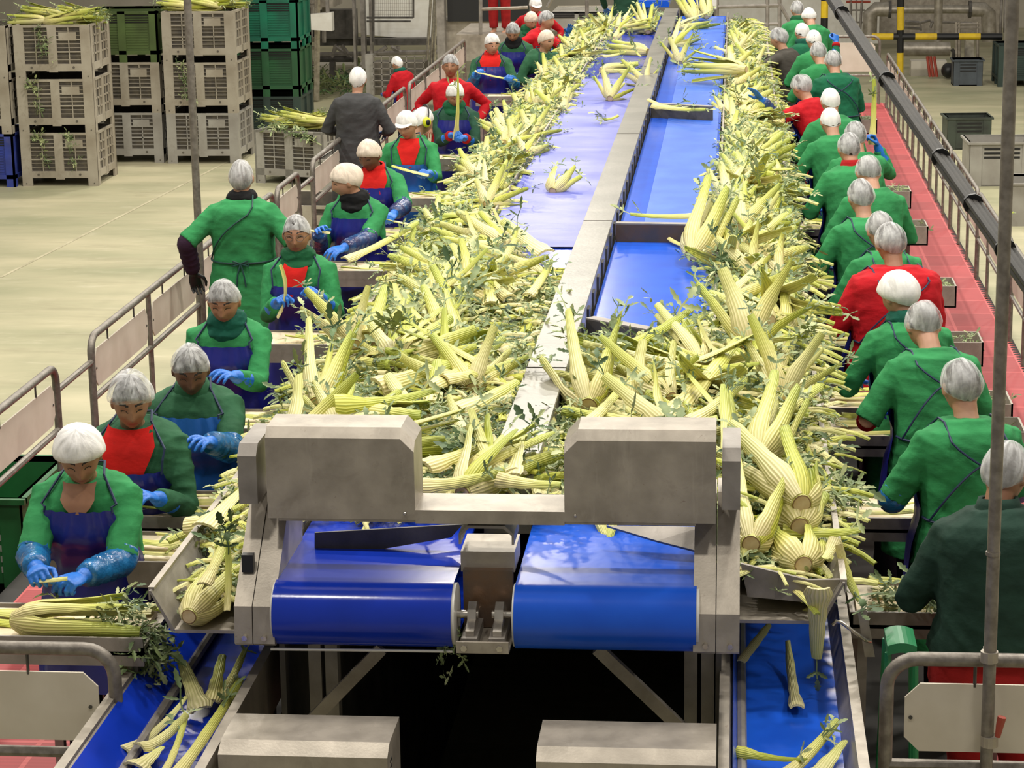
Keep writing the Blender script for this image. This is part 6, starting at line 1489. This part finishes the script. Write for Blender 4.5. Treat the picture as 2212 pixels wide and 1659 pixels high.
for q in (('lime', (722, 872), (945, 858), 2.72, 'fat lime green stalk lying across the front of the left heap', 1, 2.72, 1.35), ('wide', (985, 888), (1118, 832), 2.72, 'broad ribbed stalk beside the divider at the front of the left heap', 1, 2.72, 1.1),
          ('long', (930, 835), (1092, 742), 2.71, 'long pale stalk slanting towards the divider on the left heap', 1, 2.73, 1.2), ('long', (960, 820), (1115, 782), 2.72, 'long stalk just below the slanting pale one on the left heap', 2, 2.72, 1.1),
          ('lime', (957, 800), (961, 678), 2.70, 'dark lime stalk standing upright in the left heap', 2, None, 0.9), ('wide', (795, 722), (835, 622), 2.70, 'pale stalk standing in a row of three, left one', 1, None, 1.0),
          ('wide', (838, 718), (880, 645), 2.70, 'pale stalk standing in a row of three, middle one', 2, None, 1.0), ('long', (868, 716), (895, 640), 2.70, 'pale stalk standing in a row of three, right one', 2, None, 1.0),
          ('wide', (1055, 648), (935, 560), 2.71, 'long broad stalk across the middle of the left heap', 1, 2.74, 1.1), ('long', (1100, 645), (1015, 570), 2.71, 'stalk beside the long broad one in the middle of the left heap', 2, 2.74, 1.2),
          ('open', (1180, 548), (1085, 480), 2.70, 'broad stalk with a brownish cut end at the edge of the pale belt cover', 2, 2.70, 1.1), ('long', (745, 562), (905, 488), 2.60, 'long stalk lying on the left trough edge beside the reaching blue glove', 1, 2.70, 1.0),
          ('wide', (1060, 660), (1055, 600), 2.71, 'short pale stalk pointing up near the divider on the left heap', 2, None, 0.9), ('long', (1140, 640), (1195, 570), 2.70, 'stalk lying along the divider at the upper end of the near left heap', 1, 2.72, 1.0),
          ('long', (905, 1050), (1090, 1030), 2.74, 'stalk lying on the cross beam between the two guard boxes, upper one', 1, 2.74, 1.1), ('wide', (915, 1010), (1060, 960), 2.75, 'broad stalk between the two guard boxes, against the left one', 1, 2.74, 1.0),
          ('long', (1075, 1035), (1218, 1050), 2.74, 'stalk lying on the cross beam against the right guard box', 2, 2.74, 1.1), ('curved', (1005, 930), (975, 880), 2.73, 'short broken stalk behind the left guard box', 1, None, 0.9),
          ('wide', (1435, 915), (1600, 738), 2.66, 'fat long stalk slanting across the near right heap', 1, 2.74, 1.25), ('long', (1488, 912), (1612, 832), 2.70, 'ribbed stalk parallel to the fat one on the near right heap', 1, 2.72, 1.15),
          ('long', (1268, 915), (1340, 840), 2.70, 'stalk behind the right guard box near its left corner', 2, 2.72, 1.1), ('open', (1312, 745), (1425, 768), 2.70, 'yellow hollow stalk lying crosswise below the near plough plate', 1, 2.71, 1.1),
          ('wide', (1650, 905), (1770, 838), 2.62, 'stalk on the right heap pointing at the black trough edge', 2, 2.66, 1.0), ('long', (1545, 700), (1440, 690), 2.64, 'leafy stalk lying onto the bare right belt', 1, 2.62, 1.0),
          ('long', (1515, 465), (1360, 470), 2.68, 'stalk lying along the top of the rusty plough plate', 2, 2.70, 0.9), ('thin', (1445, 515), (1520, 545), 2.61, 'thin piece on the belt below the rusty plough plate', 1, 2.61, 1.2),
          ('long', (1410, 228), (1525, 242), 2.71, 'stalk resting along the farthest plough plate', 1, 2.70, 1.0), ('thin', (1400, 215), (1475, 238), 2.72, 'thin stalk poking over the divider at the farthest plough plate', 2, 2.68, 1.3),
          ('leafy', (1335, 250), (1300, 262), 2.62, 'short yellowish stalk on the pale belt cover beside the divider', 1, 2.6, 1.0),
          ('lime', (1690, 1140), (1862, 1158), 2.48, 'thick green stalk sticking out of the right trough towards the chopping board', 1, 2.45, 1.1),
          ('thin', (1812, 1175), (1850, 1300), 2.50, 'thin stalk hanging down over the rim of the right trough', 1, 2.30, 1.3),
          ('curved', (1805, 1165), (1770, 1230), 2.50, 'brownish curled stalk at the rim of the right trough', 2, 2.44, 0.7),
          ('open', (1768, 1268), (1762, 1420), 2.44, 'pale broad stalk hanging over the front plate of the right trough', 1, 2.16, 0.85),
          ('long', (440, 1265), (498, 1150), 2.46, 'stalk leaning in the left trough above the lone celery head', 1, 2.56, 0.8), ('thin', (490, 1320), (495, 1180), 2.38, 'thin stalk upright against the left side plate of the steel frame', 1, 2.55, 1.0),
          ('open', (440, 1140), (540, 1040), 2.46, 'broad stalk on the left trough beside the end block', 2, 2.52, 1.0), ('wide', (400, 1135), (500, 1120), 2.42, 'stalk lying across the left trough rim', 1, 2.46, 0.9),
          ('curved', (265, 1622), (405, 1530), 2.03, 'hollow pale stalk on the low left belt, upper of two crossing pieces', 1, 2.03, 0.8), ('curved', (300, 1615), (400, 1565), 2.05, 'hollow pale stalk on the low left belt, tucked under another', 2, 2.05, 0.8),
          ('long', (360, 1700), (525, 1478), 2.03, 'long curved stalk along the right side of the low left belt', 1, 2.06, 0.9), ('open', (435, 1535), (395, 1430), 2.03, 'broad stalk standing at the back of the low left belt', 1, 2.10, 0.8),
          ('wide', (455, 1520), (480, 1420), 2.03, 'stalk in the fan at the back of the low left belt, middle one', 2, 2.08, 0.7), ('long', (475, 1515), (525, 1410), 2.03, 'stalk in the fan at the back of the low left belt, right one', 2, 2.08, 0.8),
          ('open', (290, 1659), (345, 1620), 2.03, 'broad stalk at the bottom edge on the low left belt', 2, 2.03, 0.9), ('thin', (345, 1680), (400, 1570), 2.04, 'thin stalk on the low left belt crossing the broad ones', 2, 2.04, 1.1),
          ('curved', (1722, 1530), (1702, 1405), 2.03, 'single brownish stalk lying in shade on the low right belt', 1, 2.03, 0.75), ('lime', (1590, 1622), (1745, 1650), 2.05, 'bent stalk lying across the low right belt at the bottom edge', 1, 2.05, 0.6),
          ('long', (1680, 1690), (1812, 1568), 2.04, 'stalk slanting up to the right on the low right belt', 1, 2.08, 0.9), ('open', (1750, 1690), (1820, 1605), 2.04, 'broad pale stalk at the bottom of the low right belt', 2, 2.06, 0.8),
          ('cut', (1600, 1430), (1660, 1350), 2.10, 'short stalk stuck beside the right side plate of the steel frame', 1, 2.14, 0.7)):
    hstalk(q[0], q[1], q[2], q[3], q[4], q[5], q[6], q[7])
# ---- and the rest of the heaps, head by head and stalk by stalk
rng = random.Random(11)
def fill(H, xr, y0, y1, nb, ns, lab, grp, full, flow):
    def pick(L, pz, big):
        for _ in range(40):
            y = rng.uniform(y0, y1); a, b_ = xr(y); x = rng.uniform(a, b_); az = rng.gauss(flow, 1.2) if big else rng.uniform(0, 6.28)
            d = Vector((math.cos(az), math.sin(az), rng.uniform(*pz))).normalized(); p = Vector((x, y, H(x, y) + rng.uniform(-0.02, 0.025))); q = p + d * L
            a, b_ = xr(q.y)
            if a - 0.04 < q.x < b_ + 0.04 and q.z < H(min(max(q.x, a), b_), q.y) + (0.15 if y0 < 12 else 0.10) and q.y > y0 - 0.3 and q.y > 7.85 and not (H is HR and 17.4 < y < 19.9 and x > -0.02 and rng.random() < 0.85): break
        return p, d
    for _ in range(nb):
        kd = rng.choice(KINDS); sc = rng.uniform(0.92, 1.22) if y0 < 12 else rng.uniform(0.82, 1.08); p, d = pick(0.42 * sc, (-0.05, 0.22), True)
        celery_plant(kd, p, d, Vector((rng.uniform(-.4, .4), rng.uniform(-.6, .2), 1)), sc, 'celery head ' + lab, 'celery heads ' + grp, full)
    for _ in range(ns):
        k = rng.choice(SKIND); sc = rng.uniform(0.85, 1.2); p, d = pick(SLEN[k] * sc, (-0.06, 0.28), False)
        celery_stalk(k, p + Vector((0, 0, 0.02)), d, Vector((rng.uniform(-.8, .8), rng.uniform(-.8, .3), 1)), (sc * (1.15 if y0 < 12 else 0.95), sc, sc * (1.15 if y0 < 12 else 0.95)), 'loose celery stalk ' + lab, 'loose stalks ' + grp, rng.choice((1, 2)))
fill(HL, lambda y: (-1.95, left_edge(y) - 0.08), 8.2, 12.6, 30, 52, 'tangled in the near heap facing the worker with glasses', 'in the near left heap', True, 1.3)
fill(HL, lambda y: (-2.0, left_edge(y) - 0.03), 12.6, 21.0, 42, 36, 'tangled in the trough along the pale belt cover', 'in the left trough', False, 2.2)
fill(HL, lambda y: (-2.0, -1.5), 21.0, 29.5, 24, 10, 'tangled in the trough beside the reaching red sweater', 'in the far left trough', False, 1.5)
fill(lambda x, y: 2.62, lambda y: (-1.45, -0.95), 23.0, 29.5, 7, 5, 'scattered on the belt above the pale cover', 'on the far left belt', False, 1.5)
fill(HR, lambda y: (right_edge(y) + 0.06, 0.36), 8.2, 10.6, 14, 34, 'tangled in the near heap below the slanted plough plate', 'in the near right heap', True, 1.6)
fill(HR, lambda y: (right_edge(y) + 0.05, 0.34), 10.7, 21.0, 56, 36, 'tangled in the trough beside the workers with crossed straps', 'in the right trough', False, 1.2)
fill(HR, lambda y: (right_edge(y) + 0.05, 0.30), 21.0, 29.5, 24, 10, 'tangled in the trough beside the brown coat', 'in the far right trough', False, 1.2)
fill(lambda x, y: 2.72 - 0.06 * (y - 7.5), lambda y: (-0.98, -0.66), 7.78, 8.25, 2, 8, 'lying across the near end of the divider between the guard boxes', 'between the guard boxes', True, 0.0)

# ================================================================== work tables and what lies on them
def tuft(p, d, n, L, label, seed, sp=0.9, drop=0.0):
    rg = random.Random(seed); mb = MB()
    for _ in range(n):
        q = rg.random(); leaf(mb, p + d * q + Vector((rg.uniform(-.05, .05), rg.uniform(-.05, .05), rg.uniform(0, .05) - drop * q * q)), Vector((rg.uniform(-sp, sp), rg.uniform(-sp, sp), rg.uniform(-.6, .5) - drop * q)), Vector((rg.uniform(-.5, .5), -0.4, 1)), rg.uniform(.6, 1.2) * L, rg.choice(LEAFM[:4]), rg, 4)
    return tag(mb.build('leaf_tuft', loc=p), label, 'celery leaves', None, 'stuff')
LDESC = {'a': 'the nearest worker at bottom left', 'b': 'the worker with a red shirt', 'c': 'the nearer light blue apron', 'd': 'the worker with a teal scarf', 'e': 'the worker with glasses', 'f': 'the worker with a black scarf', 'g': 'the worker with a red collar', 'h': 'the worker in a white peaked cap', 'i': 'the worker in a forest green coat', 'j': 'the worker holding a bundle'}
rt = random.Random(5)
for k, who in LDESC.items():
    y = W[k]['head'].y; y0, y1 = y - 0.70, y - 0.22
    if k == 'a': y0, y1 = 7.47, 7.90
    x0 = -2.95 if k == 'a' else -2.72
    table(x0, -2.06, y0, y1, 2.24, 'steel work table in front of ' + who, -1)
    board(x0 + 0.10, -2.10, y0 + 0.04, y1 - 0.06, 2.20, 'pale chopping board on the table of ' + who)
    if k == 'a': continue
    for j in range(3):
        kd = ('long', 'wide', 'cut')[j]; celery_stalk(kd, Vector((-2.02 - 0.1 * rt.random(), y0 + 0.1 + 0.11 * j, 2.245)), Vector((-1, rt.uniform(-0.15, 0.15), 0.0)), UP, 0.85, ('long', 'broad', 'short cut')[j] + ' stalk on the chopping board of ' + who, None, 1 + j % 2)
celery_stalk('open', Vector((-2.10, 7.80, 2.235)), Vector((-1, 0.06, 0.0)), UP, 0.95, 'broad yellow stalk on the nearest left table, under the hands', None, 1)
celery_stalk('wide', Vector((-2.45, 7.74, 2.235)), Vector((-1, -0.02, 0.0)), UP, 1.0, 'green cut stalk at the left end of the nearest left table', None, 2)
celery_stalk('lime', Vector((-2.36, 7.64, 2.235)), Vector((-1, 0.02, 0)), UP, 1.0, 'yellow bent stalk at the left edge of the nearest left table', None, 1)
celery_plant(('tight', 8), Vector((-2.55, 7.56, 2.275)), Vector((1, 0.06, 0.0)), UP, 0.95, 'celery head lying along the front lip of the nearest left table')
tuft(Vector((-2.22, 7.60, 2.27)), Vector((0.22, -0.02, 0)), 70, 0.12, 'mass of grey green leaves spilling off the right end of the nearest left table', 3, 0.9, 0.22)
tuft(Vector((-2.10, 7.55, 2.17)), Vector((0.10, 0.0, -0.08)), 46, 0.12, 'leaves hanging below the corner of the nearest left table', 13, 0.8, 0.35)
tuft(Vector((-2.12, 8.55, 2.28)), Vector((0.12, 0.05, 0)), 30, 0.11, 'wilted leaves hanging over the table of the worker with a red shirt', 4, 0.8, 0.3)
tuft(Vector((-2.10, 10.3, 2.40)), Vector((0.2, 0.2, 0)), 60, 0.13, 'green leaves bunched beside the blue glove of the worker with a teal scarf', 14)
RDESC = {'A': 'the large dark green sweater', 'B': 'the worker with a waist tie', 'C': 'the worker with the bare neck', 'D': 'the worker in the wide white cover', 'E': 'the large red sweater', 'G': 'the worker with one crossed strap', 'I': 'the worker with a red collar showing', 'K': 'the worker in a smooth white cover', 'N': 'the broad teal coat'}
for k, who in RDESC.items():
    y = W[k]['head'].y; y0 = y + 0.16; y1 = y0 + 0.45; z = 2.10
    table(0.45, 1.05, y0, y1, z, 'steel work table in front of ' + who, -1)
    board(0.48, 1.0, y0 + 0.03, y1 - 0.06, z - 0.04, 'pale chopping board in front of ' + who)
    for j in range(4):
        kd = ('long', 'thin', 'wide', 'lime')[j]
        if k == 'B' and j > 1: continue
        celery_stalk(kd, Vector((0.50 + 0.05 * rt.random(), y0 + 0.07 + 0.09 * j, z + 0.005 + 0.012 * (j % 2))), Vector((1, rt.uniform(-0.1, 0.1), 0.02)), UP, 0.85, ('long', 'thin', 'broad', 'lime green')[j] + ' stalk on the board in front of ' + who, None, 1 + j % 2)
    x0 = 1.14
    if k in 'CDEGIKN':
        t = thing('waste_tray', 'small open steel tray beside ' + who + ', over the red mat', 'tray', (x0 + 0.13, y + 0.35, DZ))
        mb = MB(); z0, z1 = 1.98, 2.12; a, b_ = y + 0.2, y + 0.5
        for p, q in (((x0, a, z0), (x0 + .28, b_, z0 + .01)), ((x0, a, z0), (x0 + .28, a + .01, z1)), ((x0, b_ - .01, z0), (x0 + .28, b_, z1)), ((x0, a, z0), (x0 + .01, b_, z1)), ((x0 + .27, a, z0), (x0 + .28, b_, z1))): mb.span(p, q, 'steel')
        mb.build('tray', t)
        tuft(Vector((x0 + .10, (a + b_) / 2, z1 - 0.03)), Vector((0.16, 0.05, 0)), 16, 0.09, 'leaf scraps in the steel tray beside ' + who, 60 + ord(k), 0.8, 0.05)
        mb = MB(); mb.span((x0 + .12, (a + b_) / 2 - .02, DZ + 0.02), (x0 + .16, (a + b_) / 2 + .02, z0), 'steel_dull'); mb.build('stand', t)
tuft(Vector((0.55, 8.30, 2.14)), Vector((0.3, 0.1, 0)), 60, 0.11, 'green leaves and stalk ends on the table in front of the large dark green sweater', 21)
tuft(Vector((0.40, 8.55, 2.42)), Vector((0.05, 0.5, 0)), 60, 0.13, 'long pale leaves hanging over the right trough rim near the chopping board', 22, 0.9, 0.1)
# ---- things held
def held(kind, key, sd, d, label, sc=0.8, off=0.5, s=1, up=UP):
    i = W[key]; p = i['wrist'][sd] + i['dir'][sd] * 0.10 + Vector((0, 0, -0.03)); d = Vector(d).normalized()
    return celery_stalk(kind, p - d * (SLEN[kind] * off * sc), d, up, sc, label, None, s)
held('cut', 'a', 'R', (1, 0.0, 0.1), 'short cut piece held in both gloves by the nearest worker', 0.55, 0.2)
held('curved', 'e', 'R', (0.25, -0.1, 1), 'curved pale stalk held upright by the worker with glasses', 0.8, 0.3, 1, Vector((-1, 0, 0)))
held('cut', 'f', 'R', (-1, 0, 0.1), 'pale stalk stuck out to the left by the worker in profile', 0.9, 0.3)
held('cut', 'g', 'L', (-1, -0.1, 0.2), 'cut stalk held by the worker with a red collar', 0.9, 0.8)
held('wide', 'h', 'L', (-1, 0, 0.25), 'stalk held by the worker in the white peaked cap', 0.75, 0.1)
held('long', 'i', 'R', (0.08, -0.05, 1), 'long stalk held upright in front of the face of the forest green coat', 1.15, 0.05)
held('long', 'j', 'R', (1, 0, -0.25), 'bundle stalk held between two gloves by the worker with a white cap', 0.9, 0.1)
held('long', 'J', 'R', (0.05, 0.1, 1), 'pale green stalk raised over the red mat', 0.95, 0.1)
held('leafy', 'D', 'L', (-0.8, -0.2, 0.5), 'feathery stalk end beside the worker in the wide white cover', 0.8, 0.2)
# ---- celery in the bins
def bin_top(c, hw, hd, z, n, label, grp):
    rg = random.Random(int(z * 100) + n)
    for i in range(n):
        az = rg.uniform(-0.5, 0.5) + (0 if rg.random() < 0.6 else PI)
        celery_plant(rg.choice((('tight', 1), ('tight', 8), ('long', 6), ('fan', 2))), Vector((c[0] + rg.uniform(-hw, hw) * 0.7 - 0.15 * math.cos(az), c[1] + rg.uniform(-hd, hd) * 0.8, z + rg.uniform(-0.02, 0.08))), Vector((math.cos(az), math.sin(az) * 0.4, rg.uniform(0, 0.2))), UP, 1.1, label, grp, False)
bin_top((-9.82, 33.1), 0.5, 0.5, 2.36, 13, 'celery head piled on the topmost bin of the near grey stack', 'celery on the near grey stack')
bin_top((-8.2, 35.4), 0.5, 0.5, 2.34, 9, 'celery head lying on the topmost bin behind the pole', 'celery on the stack behind the pole')
bin_top((-6.25, 33.2), 0.5, 0.4, 0.80, 9, 'celery head lying in the lone grey lattice bin', 'celery in the lone bin')
tuft(Vector((-6.75, 32.75, 0.82)), Vector((0.7, -0.2, 0)), 60, 0.2, 'green leaves hanging over the front rim of the lone lattice bin', 31, 0.9, 0.15)
for z, x, lab in ((1.50, -10.15, 'wilted leaves on the corner of the middle near bin'), (0.74, -10.1, 'brownish leaves on the corner of the bottom near bin'), (0.74, -9.65, 'leaves hanging from the middle of the bottom near bin'), (1.5, -8.5, 'dark leaves hanging on the middle bin behind the pole'), (2.30, -10.0, 'leaves hanging over the front of the topmost near bin')):
    tuft(Vector((x, 32.46 if x < -9 else 34.78, z)), Vector((0.12, -0.02, -0.30)), 26, 0.14, lab, int(-x * 10), 0.5, 0.2)
celery_stalk('long', Vector((2.75, 26.2, 0.52)), Vector((1, 0.2, 0.25)), UP, 0.9, 'celery piece on the rim of the dark crate beyond the right guard rail', None, 1)
mb = MB(); rg = random.Random(9)
for _ in range(260):
    p = atz(rg.uniform(600, 800), rg.uniform(180, 212), 0); leaf(mb, p + Vector((0, 0, rg.uniform(0, 0.25))), Vector((rg.uniform(-1, 1), rg.uniform(-1, 1), rg.uniform(-.2, .6))), UP, rg.uniform(0.25, 0.5), rg.choice(('celery_leaf_dark', 'celery_leaf', 'celery_leaf_dark')), rg)
tag(mb.build('swept_leaves', loc=atz(700, 195, 0)), 'dark heap of swept leaves on the floor at far left', 'leaves', None, 'stuff')
tuft(Vector((-3.95, 13.2, 1.25)), Vector((0.1, 0.9, 0)), 50, 0.16, 'leaves heaped just behind the left guard rail near the standing green figure', 41)
tuft(aty(974, 1404, 7.12), Vector((0, 0, -0.07)), 16, 0.065, 'wilted leaf hanging from the end of the thin white rod', 42, 0.25, 0.03)

t = thing('hook_bracket', 'steel bracket plate with a bent rod beside the low right waste belt', 'bracket', aty(1870, 1400, 7.75))
mb = MB(); a = [aty(x, y, 7.75) for x, y in ((1852, 1318), (1872, 1318), (1890, 1418), (1868, 1418))]; mb.plate(a, 0.012, 'steel'); mb.build('plate', t)
mb = MB(); mb.tube([aty(1798, 1350, 7.72), aty(1806, 1342, 7.72), aty(1818, 1345, 7.72), aty(1868, 1382, 7.72), aty(1880, 1386, 7.74)], 0.007, 'steel_bright', 8); mb.build('rod', t, smooth=True)
c = aty(1948, 1392, 7.52)
t = thing('plastic_stool', 'green plastic stool behind the front guard rail, beside the large dark green sweater', 'stool', (c.x, c.y, DZ))
mb = MB(); mb.rings([[Vector((c.x - 0.05 + 0.10 * q, c.y + yy, c.z + 0.012 * math.sin(q * PI) + zz)) for yy, zz in ((-0.02, 0), (0.16, 0), (0.16, -0.035), (-0.02, -0.035))] for q in np.linspace(0, 1, 8)], 'green_plastic'); mb.build('seat', t)
for dx in (-0.045, 0.045):
    for dy in (0.0, 0.14):
        mb = MB(); mb.tube([(c.x + dx, c.y + dy, c.z - 0.03), (c.x + dx * 1.6, c.y + dy, DZ + 0.02)], 0.012, 'green_plastic', 8); mb.build('leg', t)
